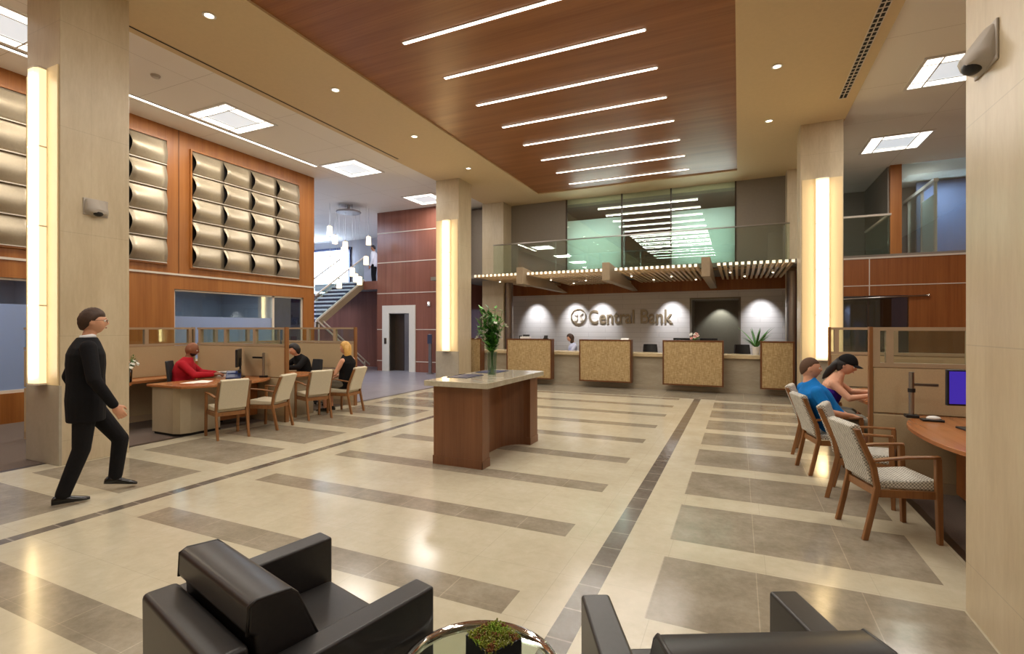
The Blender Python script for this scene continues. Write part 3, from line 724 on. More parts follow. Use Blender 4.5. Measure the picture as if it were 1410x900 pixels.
for x, y in [(a, c) for a in (-6.48, 0.56) for c in (-0.2, 2.1, 4.4, 6.7, 9.05, 11.4)]:
    spot_light('downlight_spot', (x, y, ZS - 0.03), 46, (1.0, 0.9, 0.74), 90, (0, 0, 0), 0.8, 0.11)
r = thing('air_grille', 'long black slotted air grille in the right soffit', 'air grille', (1.73, 6.0, ZS))
b = B(); b.box(-0.07, -2.0, -0.008, -0.055, 4.8, 0); b.box(0.055, -2.0, -0.008, 0.07, 4.8, 0); b.box(-0.055, 4.785, -0.008, 0.055, 4.8, 0); b.box(-0.008, -2, -0.008, 0.008, 4.785, 0); b.build('grille_frame', 'white_trim_metal', r)
B().box(-0.055, -2.0, -0.003, 0.055, 4.785, -0.001).build('slot_backing', 'dark_void', r)
b = B(); y = -1.9
while y < 4.7: b.box(-0.055, y, -0.006, 0.055, y + 0.025, -0.003); y += 0.12
b.build('grille_slats', 'white_trim_metal', r)
r = thing('linear_diffuser', 'thin slotted air diffuser along the left soffit edge', 'air grille', (-7.72, 4.9, ZS))
b = B(); b.box(-0.03, -1, -0.006, -0.02, 5.2, 0); b.box(0.02, -1, -0.006, 0.03, 5.2, 0); b.build('grille_frame', 'tan_paint', r); B().box(-0.02, -1, -0.003, 0.02, 5.2, -0.001).build('slot_backing', 'dark_void', r)
r = thing('slot_light', 'long thin slot light in the white ceiling beside the wood wall', 'ceiling light', (-10.25, 5.9, 5.9))
B().box(-0.03, -3.4, -0.01, 0.03, 4.0, 0).build('diffuser', 'line_diffuser', r); B().box(0.03, -3.4, -0.006, 0.06, 4.0, 0).build('dark_edge', 'dark_bronze_trim', r)
area_light('slot_lamp', (-10.3, 5.9, 5.86), 0.06, 7.0, 60, (1, 0.9, 0.75))
r = thing('smoke_detector', 'small round detector on the white ceiling near the left column', 'smoke detector', (-9.05, 5.2, 5.9))
B().lathe([(0.0, -0.04), (0.05, -0.04), (0.07, -0.02), (0.075, 0)], 20, cap=False).build('housing', 'dome_grey', r, smooth=True)
# surveillance domes
def dome(x, y, z, s, lab):
    r = thing('wall_mounted_camera', lab, 'security camera', (x, y, z), 0, 'grey domes on the columns')
    prof = [(0.0, 0.10), (0.025 * s, 0.10), (0.115 * s, -0.03), (0.10 * s, -0.07), (0.0, -0.10)]
    rings = []
    for t, k in ((-0.125, 0.3), (-0.10, 0.65), (-0.055, 0.92), (0.0, 1.0), (0.055, 0.92), (0.10, 0.65), (0.125, 0.3)):
        rings.append([(p * (k if p else 1), t * (0.9 if q > 0 else 1), q * (0.8 + 0.2 * k)) for p, q in prof])
    B().rings(rings).build('housing', 'dome_grey', r, smooth=50)
    B().box(0 if s > 0 else -0.012, -0.13, -0.10, 0.012 if s > 0 else 0, 0.13, 0.105).build('back_plate', 'dome_grey', r, bevel=0.02)
    B().ball((0.06 * s, 0, -0.065), (0.045, 0.055, 0.045), 16, 10).build('dome_lens', 'black_plastic', r, smooth='all')
dome(1.17, 3.36, 3.03, -1, 'grey wedge camera dome on the right edge column'); dome(-7.15, 3.42, 3.06, 1, 'grey wedge camera dome above the walking man')
# ================================================================== FURNITURE
def armchair(loc, rz, lab):
    """local: x across, +y the way it faces; arms 0.62 high"""
    r = thing('leather_armchair', lab, 'armchair', loc, rz, 'black leather lounge chairs')
    W, D = 0.81, 0.68
    for s, nm in ((-1, 'arm'), (1, 'arm')):
        x0, x1 = sorted((s * W / 2, s * (W / 2 - 0.105)))
        B().hexa([(x0, -D, 0.09), (x1, -D, 0.09), (x1, 0, 0.09), (x0, 0, 0.09), (x0, -D, 0.60), (x1, -D, 0.60), (x1, 0, 0.62), (x0, 0, 0.62)]).build(nm, 'black_leather', r, bevel=0.012, seg=3)
    B().hexa([(-0.30, -D - 0.06, 0.09), (0.30, -D - 0.06, 0.09), (0.30, -D + 0.08, 0.09), (-0.30, -D + 0.08, 0.09), (-0.30, -D - 0.065, 0.665), (0.30, -D - 0.065, 0.665), (0.30, -D + 0.05, 0.665), (-0.30, -D + 0.05, 0.665)]).build('back_panel', 'black_leather', r, bevel=0.02, seg=3)
    # back cushion: thick rolled top, slanting front
    prof = [(-0.60, 0.435), (-0.335, 0.435), (-0.40, 0.58), (-0.455, 0.71), (-0.475, 0.755), (-0.505, 0.778), (-0.61, 0.785), (-0.632, 0.775), (-0.636, 0.69), (-0.612, 0.672)]
    B().extrude(prof, 'x', -0.29, 0.29).build('back_cushion', 'black_leather', r, bevel=0.014, seg=3)
    for x in (-0.284, 0.284): B().tube([(x, y + (.004 if y < -.5 else -.004), z - .004) for y, z in prof[2:9]], 0.006, 6).build('piping', 'black_leather', r, smooth='all')
    b = B().box(-0.298, -0.52, 0.27, 0.298, -0.01, 0.43); b.build('seat_cushion', 'black_leather', r, bevel=0.025, seg=3)
    B().box(-0.298, -0.60, 0.09, 0.298, -0.03, 0.265).build('seat_base', 'black_leather', r, bevel=0.01)
    for x in (-0.35, 0.35):
        for y in (-0.62, -0.06): B().box(x - 0.02, y - 0.02, 0, x + 0.02, y + 0.02, 0.09).build('foot', 'chrome', r)
    return r
armchair((-1.4435, 1.70, 0), math.radians(-14.5), 'black leather armchair left of the glass table')
armchair((-0.167, 1.955, 0), math.radians(26.5), 'black leather armchair right of the glass table seen from behind')

r = thing('glass_side_table', 'small round glass side table with a chrome ring between the armchairs', 'table', (-0.786, 1.464, 0.0))
R = 0.28; TZ = 0.022
b = B(); n = 48
prof = [(R - .018 + .018 * math.cos(q), 0.452 + .018 * math.sin(q)) for q in [2 * PI * j / 12 for j in range(12)]]
b.rings([[(p * math.cos(2 * PI * k / n), p * math.sin(2 * PI * k / n), z) for p, z in prof] for k in range(n)], closed=True)
b.build('chrome_ring', 'chrome', r, smooth=30)
B().lathe([(0, 0.452), (R - 0.034, 0.452), (R - 0.034, 0.464), (0, 0.464)], 48, cap=False).build('glass_top', 'table_glass', r)
for a in (100, 190, 280, 10):
    a = math.radians(a + 12); c, s_ = math.cos(a), math.sin(a)
    M = Matrix.Rotation(a, 4, 'Z'); P = [M @ V(p) for p in ((R - 0.03, -0.016, 0), (R - 0.02, -0.016, 0), (R - 0.02, 0.016, 0), (R - 0.03, 0.016, 0), (R - 0.03, -0.016, 0.44), (R - 0.02, -0.016, 0.44), (R - 0.02, 0.016, 0.44), (R - 0.03, 0.016, 0.44))]
    B().hexa(P).build('leg', 'chrome', r)
b = B(); b.rings([[(p * math.cos(2 * PI * k / n), p * math.sin(2 * PI * k / n), z) for p, z in [(R - 0.02, 0.0), (R - 0.02, 0.014), (R - 0.05, 0.014), (R - 0.05, 0.0)]] for k in range(n)], closed=True)
b.build('base_ring', 'chrome', r, smooth=30)
r = thing('moss_planter', 'square black planter filled with green moss on the glass table', 'planter', (-0.738, 1.472, 0.4642), math.radians(-27))
b = B(); a = 0.066
b.box(-a, -a, 0, a, a, 0.01); b.box(-a, -a, 0.01, a, -a + 0.006, 0.115); b.box(-a, a - 0.006, 0.01, a, a, 0.115); b.box(-a, -a + 0.006, 0.01, -a + 0.006, a - 0.006, 0.115); b.box(a - 0.006, -a + 0.006, 0.01, a, a - 0.006, 0.115)
b.build('pot', 'black_plastic', r)
B().box(-a + 0.007, -a + 0.007, 0.02, a - 0.007, a - 0.007, 0.11).build('soil', 'dark_void', r)
b = B(); rr = random.Random(3)
for i in range(900):
    x, y = rr.uniform(-a + .002, a - .002), rr.uniform(-a + .002, a - .002); h = 0.012 + 0.022 * rr.random() * (1 - (max(abs(x), abs(y)) / a) ** 3) ; an = rr.uniform(0, 2 * PI); l = rr.uniform(0.004, 0.010)
    dx, dy = math.cos(an) * 0.003, math.sin(an) * 0.003; ox, oy = math.cos(an + 1.3) * l, math.sin(an + 1.3) * l
    z = 0.107
    b.hexa([(x - dx, y - dy, z), (x + dy, y - dx, z), (x + dx, y + dy, z), (x - dy, y + dx, z), (x + ox - dx, y + oy - dy, z + h), (x + ox + dy * .5, y + oy - dx * .5, z + h), (x + ox + dx, y + oy + dy, z + h), (x + ox - dy * .5, y + oy + dx * .5, z + h)], (3 if math.sin(x * 90) * math.cos(y * 70) > .55 else 1 if math.sin(x * 60 + 2) + math.sin(y * 55) > .6 else rr.choice((0, 0, 2))))
tag(b.build('moss', ['moss', 'moss_bright', 'moss_pale', 'moss_rust'], r), kind='stuff')

# ---- writing desk (kiosk)
r = thing('writing_desk', 'wooden writing desk with a marble top standing alone in mid floor', 'desk', (-2.95, 4.95, 0))
b = B(); b.box(-0.33, 0.01, 0, 0.32, 0.19, 0.92); b.build('end_cabinet', 'kiosk_wood', r, bevel=0.004, seg=1)
B().box(-0.33, 1.33, 0, 0.36, 1.60, 0.92).build('end_cabinet', 'kiosk_wood', r, bevel=0.004, seg=1)
# concave centre web
pl = [(-0.30, 0.19), (0.04, 0.19)]
for k in range(9): t_ = k / 8; pl.append((0.04 + 0.0 * t_, 0.19 + 0.82 * t_))
for k in range(1, 9): t_ = k / 8 * PI / 2; pl.append((0.04 + 0.28 * (1 - math.cos(t_)), 1.01 + 0.32 * math.sin(t_)))
pl += [(-0.30, 1.33)]
P = []
for p in pl:
    if not P or (abs(p[0] - P[-1][0]) + abs(p[1] - P[-1][1])) > 1e-5: P.append(p)
B().prism(P, 0, 0.92).build('centre_panel', 'kiosk_wood', r)
b = B(); b.box(-0.336, 0.004, 0, 0.326, 0.01, 0.10); b.box(0.32, 0.004, 0, 0.326, 0.196, 0.10); b.box(-0.336, 0.004, 0, -0.33, 1.606, 0.1); b.box(0.36, 1.324, 0, 0.366, 1.606, 0.10); b.box(0.3, 1.324, 0, 0.366, 1.33, 0.10); b.build('plinth', 'kiosk_wood', r)
b = B(); b.box(-0.41, -0.07, 0.92, 0.43, 1.67, 0.985); b.build('marble_top', 'kiosk_marble', r, bevel=0.006)
for y, d, x in ((0.55, 'near half', -0.2), (1.27, 'far half', -0.18)):
    p = thing('writing_pad', 'flat navy writing pad on the ' + d + ' of the marble top', 'desk pad', (-2.95 + x, 4.95 + y, 0.9852), 0, 'navy pads on the marble top')
    B().box(-0.14, -0.22, 0, 0.14, 0.22, 0.006).build('pad_sheet', 'navy_pad', p); B().box(-0.145, -0.225, 0, -0.14, 0.225, 0.01).build('pad_edge', 'black_plastic', p)

def leaf(b, base, d, L, wd, mi=0, bend=0.3, up=V((0, 0, 1))):
    base, d = V(base), V(d).normalized(); s_ = d.cross(up)
    if s_.length < 1e-3: s_ = V((1, 0, 0))
    s_.normalize(); nn = s_.cross(d)
    pr = None; N = 5
    for i in range(N + 1):
        t_ = i / N; c = base + d * (L * t_) - nn * (-bend * L * t_ * t_) * -1
        wv = wd * math.sin(PI * min(1, 0.08 + 0.92 * t_) ** 0.8) * 0.5 + 0.0006
        a, e = b.bm.verts.new(c - s_ * wv), b.bm.verts.new(c + s_ * wv)
        if pr: f = b.bm.faces.new((pr[0], pr[1], e, a)); f.material_index = mi
        pr = (a, e)
def blossom(b, c, r, d):
    c, d = V(c), V(d).normalized(); a = d.orthogonal().normalized(); e = d.cross(a)
    for k in range(6):
        t_ = 2 * PI * k / 6; o = a * math.cos(t_) + e * math.sin(t_); q = a * math.cos(t_ + 1.57) + e * math.sin(t_ + 1.57)
        pts = [c, c + o * r * .55 + q * r * .28 + d * r * .35, c + o * r + d * r * .5, c + o * r * .55 - q * r * .28 + d * r * .35]
        b.face([tuple(p) for p in pts])
        b.face([tuple(p - d * 0.002) for p in pts][::-1])
def glass_vase(r, h, rad, mat='vase_glass'):
    B().lathe([(rad * .8, 0), (rad * .85, h * .3), (rad, h), (rad - .004, h), (rad * .85 - .004, h * .3), (rad * .8 - .004, .008), (0.0, .008)], 24, cap=True).build('vase', mat, r, smooth=True)
def bouquet(loc, lab, name, h_vase, rad, hgt, spread, nstem, nblos, seed, mat='vase_glass', cat='flower vase'):
    rr = random.Random(seed); r = thing(name, lab, cat, loc); glass_vase(r, h_vase, rad, mat)
    st, lf = B(), B(); tips = []
    for i in range(nstem):
        a = rr.uniform(0, 2 * PI); k = rr.uniform(0.45, 1.0); top = V((math.cos(a) * spread * rr.uniform(.2, 1) * (1.25 - .6 * k), math.sin(a) * spread * rr.uniform(.2, 1) * (1.25 - .6 * k), h_vase + (hgt - h_vase) * k))
        bs = V((math.cos(a + 2.5) * rad * .4, math.sin(a + 2.5) * rad * .4, 0.012)); mid = V((top.x * .12, top.y * .12, h_vase * .95))
        st.tube([bs, mid, mid.lerp(top, .5) + V((top.x * .08, top.y * .08, 0)), top], 0.003, 5); tips.append((top, k))
        n = int(7 + 11 * k)
        for j in range(n):
            t_ = (j + 1) / n; p = mid.lerp(top, t_); aa = rr.uniform(0, 2 * PI)
            leaf(lf, p, (math.cos(aa), math.sin(aa), rr.uniform(.2, .9)), rr.uniform(.06, .13) * (hgt / .9), rr.uniform(.026, .044) * (hgt / .9), rr.choice((0, 0, 1)), rr.uniform(-.2, .4))
    st.build('stems', 'leaf_dark', r); lf.build('foliage', ['leaf_green', 'leaf_dark'], r)
    for i in range(nblos):
        a = rr.uniform(0, 2 * PI); k = rr.uniform(.15, .62); q = rr.uniform(.35, 1)
        c = V((math.cos(a) * spread * q * .95, math.sin(a) * spread * q * .95, h_vase + (hgt - h_vase) * k)); bb = B()
        for _ in range(2): blossom(bb, c, rr.uniform(.034, .05) * (hgt / .9) ** .5, (c.x, c.y, spread * rr.uniform(.3, 1)))
        bb.build('blossom', 'petal_white', r)
    return r
bouquet((-2.93, 5.8, 0.9852), 'tall clear vase of green stems and white blooms on the marble top', 'flower_vase', 0.30, 0.07, 0.94, 0.21, 32, 18, 5)

# ---- guest chairs: local x forward from the line of the rear feet
def guest_chair(loc, rz, fabric, lab, group):
    r = thing('guest_chair', lab, 'chair', loc, rz, group)
    for s in (-1, 1):
        y = 0.205 * s
        pts = [(0.0, 0.0), (0.045, 0.2), (0.085, 0.40), (0.06, 0.55), (-0.06, 0.835)]
        b = B(); b.rings([[(x - .02, y - .016, z), (x + .02, y - .016, z), (x + .02, y + .016, z), (x - .02, y + .016, z)] for x, z in pts]); b.build('rear_leg', 'chair_wood', r, bevel=0.004, seg=1)
        b = B(); b.rings([[(x - k, y * 1.06 - .018, z), (x + k, y * 1.06 - .018, z), (x + k, y * 1.06 + .018, z), (x - k, y * 1.06 + .018, z)] for x, z, k in ((0.50, 0, .016), (0.49, 0.4, .022), (0.485, 0.635, .02))]); b.build('front_leg', 'chair_wood', r, bevel=0.004, seg=1)
        b = B(); b.rings([[(x, y * 1.06 - .02, z - .012), (x, y * 1.06 + .02, z - .012), (x, y * 1.06 + .02, z + .008), (x, y * 1.06 - .02, z + .008)] for x, z in ((0.05, 0.605), (0.28, 0.635), (0.50, 0.645))]); b.build('armrest', 'chair_wood', r, bevel=0.004, seg=1)
        B().box(0.09, y - 0.012, 0.33, 0.49, y + 0.012, 0.385).build('side_rail', 'chair_wood', r)
    B().box(0.075, -0.19, 0.33, 0.1, 0.19, 0.385).build('rear_rail', 'chair_wood', r); B().box(0.475, -0.2, 0.33, 0.5, 0.2, 0.385).build('front_rail', 'chair_wood', r)
    B().hexa([(0.09, -0.186, 0.386), (0.50, -0.2, 0.386), (0.50, 0.2, 0.386), (0.09, 0.186, 0.386), (0.09, -0.186, 0.44), (0.50, -0.2, 0.468), (0.50, 0.2, 0.468), (0.09, 0.186, 0.44)]).build('seat', fabric, r, bevel=0.016, seg=3)
    sec = [(0.045, 0.43), (0.10, 0.43), (0.085, 0.52), (-0.02, 0.855), (-0.045, 0.868), (-0.095, 0.85), (-0.085, 0.82), (0.025, 0.52)]
    B().extrude([(x, z) for x, z in sec], 'y', -0.187, 0.187).build('backrest', fabric, r, bevel=0.012, seg=3)
    return r
def facing(fx_, fy_): return math.atan2(fy_, fx_)
LG = 'cream guest chairs along the left desks'; RG = 'checked guest chairs along the right desks'
guest_chair((-6.632, 4.866, 0), facing(-.95, .32), 'cream_fabric', 'cream upholstered guest chair nearest the beige desk pedestal', LG)
guest_chair((-6.605, 5.742, 0), facing(-.96, -.27), 'cream_fabric', 'empty cream guest chair second from the beige pedestal, turned sideways', LG)
guest_chair((-6.645, 6.515, 0), facing(-.95, .32), 'cream_fabric', 'empty cream guest chair in front of the person in black', LG)
guest_chair((-6.54, 7.335, 0), facing(-.985, -.16), 'cream_fabric', 'cream guest chair under the blonde woman', LG)
guest_chair((0.81, 4.718, 0), facing(.96, .27), 'checked_weave', 'empty checked armchair nearest the right edge column, fully in view', RG)
guest_chair((0.81, 5.70, 0), facing(.965, -.26), 'checked_weave', 'empty checked chair just behind the nearest checked one', RG)
guest_chair((0.66, 6.44, 0), facing(.97, .22), 'checked_weave', 'checked chair in which the man in blue sits', RG)
guest_chair((0.66, 7.40, 0), facing(.97, -.2), 'checked_weave', 'checked chair under the woman in the purple top', RG)

# ---- work stations
def d_top(b, x_in, x_out, y0, y1, z0, z1, sgn, rad=0.45):
    """desk slab from x_in to x_out with a rounded visitor edge"""
    pts = [(x_in, y0), (x_in, y1)]
    n = 14
    for k in range(n + 1):
        t_ = k / n; yy = y1 + (y0 - y1) * t_
        pts.append((x_out - sgn * rad * (abs(2 * t_ - 1) ** 2.6), yy))
    b.prism(pts, z0, z1); return b
def partition(loc, rz, L, lab, group, posts, frost=None, end_wood=True, zs=1.24):
    """low screen: fabric below, glass strip above; local x along it from its wall end to its free end"""
    r = thing('desk_partition', lab, 'partition', loc, rz, group)
    b = B(); b.box(0, -0.03, 0.0, L - 0.03, 0.03, 0.1); b.box(0, -0.034, zs - 0.02, L - 0.03, 0.034, zs + 0.02); b.box(0, -0.034, 1.57, L - 0.03, 0.034, 1.605); b.build('screen_frame', 'partition_frame', r)
    for z0, z1 in ((0.1, 0.74), (0.75, zs - 0.02)): B().box(0, -0.028, z0, L - 0.03, 0.028, z1 - 0.006).build('fabric_panel', 'fabric_partition', r, bevel=0.006, seg=1)
    for x in posts: B().box(x - 0.03, -0.032, zs + 0.02, x + 0.03, 0.032, 1.57).build('glass_post', 'partition_frame', r)
    B().box(0.0, -0.004, zs + 0.02, L - 0.03, 0.004, 1.57).build('glass_strip', 'clear_glass', r)
    B().box(L - 0.03, -0.036, 0.0, L, 0.036, 1.61).build('end_post', 'chair_wood' if end_wood else 'partition_frame', r)
    return r
LP = 'low fabric screens of the left desks'; RP = 'low fabric screens of the right desks'
partition((-9.33, 3.6, 0), PI / 2, 2.44, 'low beige fabric screen with clear strip behind the white flowers', LP, [0.8, 1.6, 2.35], zs=1.30, end_wood=False)
partition((-9.28, 6.1, 0), 0, 2.31, 'beige fabric screen with glass strip between the red shirt and the person in black', LP, [0.06, 0.78, 1.54], zs=1.30)
partition((-9.33, 6.16, 0), PI / 2, 1.78, 'beige fabric screen behind the person in black', LP, [0.3, 1.0], zs=1.30, end_wood=False)
partition((-9.28, 8.0, 0), 0, 2.10, 'last beige fabric screen behind the blonde woman, next to the lobby', LP, [0.06, 0.78, 1.54], zs=1.30)
partition((3.40, 6.1, 0), PI, 2.2, 'beige fabric screen with framed glass strip beside the purple screen', RP, [2.14, 2.03, 1.4], zs=1.23)
partition((3.40, 8.6, 0), PI, 2.2, 'beige fabric screen beyond the seated couple', RP, [2.1, 1.4], zs=1.23)
def desk(lab, sgn, x_in, x_out, y0, y1, mat, ped=True):
    r = thing('bank_desk', lab, 'desk', (0, 0, 0), 0, 'rounded wooden desks')
    b = B(); d_top(b, x_in, x_out, y0, y1, 0.715, 0.75, sgn, 0.30); b.build('desk_top', mat, r, bevel=0.006)
    return r
r = desk('rounded wooden desk where the man in the red shirt works', 1, -8.15, -7.02, 4.55, 6.06, 'desk_top_wood')
poly = [(-8.09, 4.60), (-7.56, 4.58), (-7.45, 4.62), (-7.40, 4.74), (-7.40, 5.2), (-8.09, 5.2)]
B().prism(poly, 0.04, 0.70).build('pedestal', 'putty_panel', r); B().prism([(x + (0.02 if x < -7.8 else -0.02), y + .02) for x, y in poly], 0.0, 0.04).build('pedestal_plinth', 'dark_void', r)
B().prism([(x * 1.0 - (0.01 if x < -7.8 else -0.01), y - .01) for x, y in poly], 0.70, 0.714).build('pedestal_cap', 'partition_frame', r)
B().box(-7.65, 5.2, 0.1, -7.62, 6.04, 0.715).build('modesty_panel', 'cherry_dark_wood', r)
B().box(-9.29, 3.85, 0.705, -8.52, 4.55, 0.745).build('side_return', 'desk_top_wood', r); B().box(-9.29, 4.55, 0.705, -8.75, 6.05, 0.745).build('side_return', 'desk_top_wood', r)
B().box(-9.28, 3.86, 0, -8.75, 3.90, 0.705).build('return_gable', 'dark_void', r)
r = desk('rounded wooden desk between the person in black and the blonde woman', 1, -8.30, -7.14, 6.24, 7.12, 'desk_top_wood')
B().box(-7.72, 6.32, 0.0, -7.32, 7.0, 0.714).build('pedestal', 'putty_panel', r); B().box(-8.25, 6.28, 0.1, -7.72, 6.31, 0.715).build('modesty_panel', 'cherry_dark_wood', r)
r = desk('rounded orange wood desk carrying the purple screen', -1, 3.3, 1.32, 4.02, 6.04, 'desk_top_wood')
B().box(2.2, 5.2, 0.0, 2.9, 5.95, 0.714).build('pedestal', 'putty_panel', r); B().box(1.85, 4.3, 0.05, 1.88, 5.95, 0.715).build('modesty_panel', 'cherry_dark_wood', r)
r = desk('rounded wooden desk in front of the seated couple', -1, 3.3, 1.30, 6.3, 8.5, 'desk_top_wood')
B().box(2.2, 7.6, 0.0, 2.9, 8.4, 0.714).build('pedestal', 'putty_panel', r); B().box(1.85, 6.5, 0.05, 1.88, 8.3, 0.715).build('modesty_panel', 'cherry_dark_wood', r)

def office_chair(loc, rz, lab, group=None, zb=0.62, back=0.48, seat=0.48, fab='black_mesh_fabric'):
    r = thing('office_chair', lab, 'office chair', loc, rz, group)
    b = B(); g = []
    for i in range(7):
        z = zb + back * i / 6; row = []
        for j in range(7):
            y = -0.22 + 0.44 * j / 6; wv = 1 - 0.12 * (i / 6) ** 2
            row.append((-0.21 - 0.05 * (i / 6) + 0.05 * abs(y / 0.22) ** 2, y * wv, z))
        g.append(row)
    b.sheet(g, 0.035); b.build('backrest', fab, r, bevel=0.008, seg=1)
    B().box(-0.20, -0.23, seat - 0.07, 0.24, 0.23, seat).build('seat', fab, r, bevel=0.025, seg=3)
    B().tube([(-0.1, 0, seat - 0.08), (-0.22, 0, seat - 0.05), (-0.27, 0, zb + 0.1)], 0.022, 8).build('back_bracket', 'black_plastic', r, smooth='all')
    B().cyl((0, 0, 0.1), (0, 0, seat - 0.07), 0.025).build('gas_column', 'brushed_steel', r, smooth=True)
    for k in range(5):
        a = 2 * PI * k / 5; c, s_ = math.cos(a), math.sin(a)
        q = B().tube([(0, 0, 0.12), (c * .15, s_ * .15, 0.1), (c * .28, s_ * .28, 0.07)], [0.025, 0.02, 0.015], 8).build('base_arm', 'black_plastic', r, smooth='all')
        B().ball((c * .28, s_ * .28, 0.03), (0.03, 0.03, 0.03), 10, 8).build('caster', 'black_plastic', q, smooth='all')
    return r
office_chair((-8.42, 5.28, 0), math.radians(48), 'black office chair behind the man in the red shirt', zb=0.6, back=0.45)
office_chair((-7.97, 7.50, 0), math.radians(-107), 'black office chair under the person in black', zb=0.55, back=0.40)

# desk items
def monitor(loc, rz, lab, w_=0.50, h_=0.31, scr='screen_blue', z=0.2, stand=True):
    r = thing('computer_monitor', lab, 'monitor', loc, rz, 'desk monitors')
    B().box(-w_ / 2, 0, z, w_ / 2, 0.035, z + h_).build('casing', 'black_plastic', r, bevel=0.006)
    B().box(-w_ / 2 + .014, -0.003, z + .016, w_ / 2 - .014, 0, z + h_ - .014).build('screen', scr, r)
    if stand:
        B().box(-0.03, 0.03, 0.015, 0.03, 0.055, z + h_ / 2).build('neck', 'black_plastic', r); B().box(-0.11, -0.05, 0, 0.11, 0.11, 0.014).build('foot', 'black_plastic', r, bevel=0.004, seg=1)
    return r
monitor((1.80, 5.32, 0.7505), math.radians(10), 'monitor with a glowing purple screen on the right desk', 0.44, 0.30, 'screen_purple', 0.2)
monitor((-7.86, 5.84, 0.7505), math.radians(-45), 'black monitor seen edge on beside the red shirted man', 0.46, 0.30, 'screen_blue', 0.18)
r = thing('monitor_arm', 'upright steel monitor arm clamped on the right desk by the fabric screen', 'monitor arm', (1.49, 5.86, 0.7505))
B().box(-0.05, -0.045, 0, 0.05, 0.045, 0.03).build('clamp', 'black_plastic', r, bevel=0.004, seg=1); B().cyl((0, 0, 0.03), (0, 0, 0.43), 0.022, n=16).build('pole', 'brushed_steel', r, smooth=True)
B().cyl((0, 0, 0.24), (0, 0, 0.275), 0.03, n=16).build('collar', 'black_plastic', r, smooth=True); B().box(0.02, -0.012, 0.30, 0.2, 0.012, 0.325).build('arm_link', 'brushed_steel', r)
r = thing('white_puck', 'small round white device on a black base on the right desk', 'desk device', (1.60, 5.70, 0.7505))
B().box(-0.08, -0.045, 0, 0.08, 0.045, 0.02).build('base', 'black_plastic', r, bevel=0.004, seg=1); B().ball((0.01, 0, 0.028), (0.055, 0.04, 0.022), 20, 10).build('shell', 'white_plastic', r, smooth='all')
r = thing('monitor_arm', 'upright steel monitor arm at the left screen near the edge on monitor', 'monitor arm', (-7.42, 6.0, 0.7505))
B().box(-0.05, -0.045, 0, 0.05, 0.045, 0.03).build('clamp', 'black_plastic', r); B().cyl((0, 0, 0.03), (0, 0, 0.42), 0.02, n=14).build('pole', 'brushed_steel', r, smooth=True); B().box(-0.26, -0.014, 0.32, -0.02, 0.012, 0.35).build('arm_link', 'black_plastic', r)
r = thing('desk_phone', 'dark desk phone with a slanted blue display by the red shirted man', 'telephone', (-7.66, 5.62, 0.7505), math.radians(-130))
B().extrude([(-.10, 0), (.10, 0), (.10, .03), (-.10, .13)], 'x', -0.11, 0.11).build('phone_body', 'navy_pad', r, bevel=0.006, seg=1)
B().hexa([(-.05, -.075, .123), (.09, -.075, .123), (.09, -.01, .09), (-.05, -.01, .09), (-.05, -.07, .13), (.09, -.07, .13), (.09, -.005, .097), (-.05, -.005, .097)]).build('display', 'screen_blue', r)
B().box(-0.105, -0.09, 0.10, -0.065, 0.09, 0.15).build('handset', 'black_plastic', r, bevel=0.01)
r = thing('paper_sheets', 'loose white papers on the desk before the man in red', 'papers', (-7.72, 4.98, 0.7502), 0.4)
for k, (x, y, a) in enumerate(((0, 0, 0), (0.12, 0.06, 0.3), (0.03, 0.12, -0.2))):
    B().box(-0.105, -0.148, 0, 0.105, 0.148, 0.0012).build('sheet', 'white_paper', r, loc=(x, y, 0.0014 * k), rot=(0, 0, a))
r = thing('letter_tray', 'clear letter tray with papers by the fabric screen', 'letter tray', (-8.2, 5.92, 0.7505))
B().box(-0.16, -0.12, 0, 0.16, 0.12, 0.006).build('tray_base', 'white_plastic', r); B().box(-0.15, -0.11, 0.006, 0.15, 0.11, 0.05).build('paper_stack', 'white_paper', r)
B().box(-0.16, -0.12, 0.07, 0.16, 0.12, 0.076).build('upper_tray', 'white_plastic', r)
for x in (-0.155, 0.155): B().box(x - 0.005, -0.12, 0.006, x + 0.005, 0.12, 0.07).build('side_wall', 'white_plastic', r)
bouquet((-8.72, 4.62, 0.7455), 'dark glass vase of white flowers on the desk by the left column', 'flower_vase', 0.19, 0.045, 0.43, 0.15, 18, 26, 11, 'dark_glass')

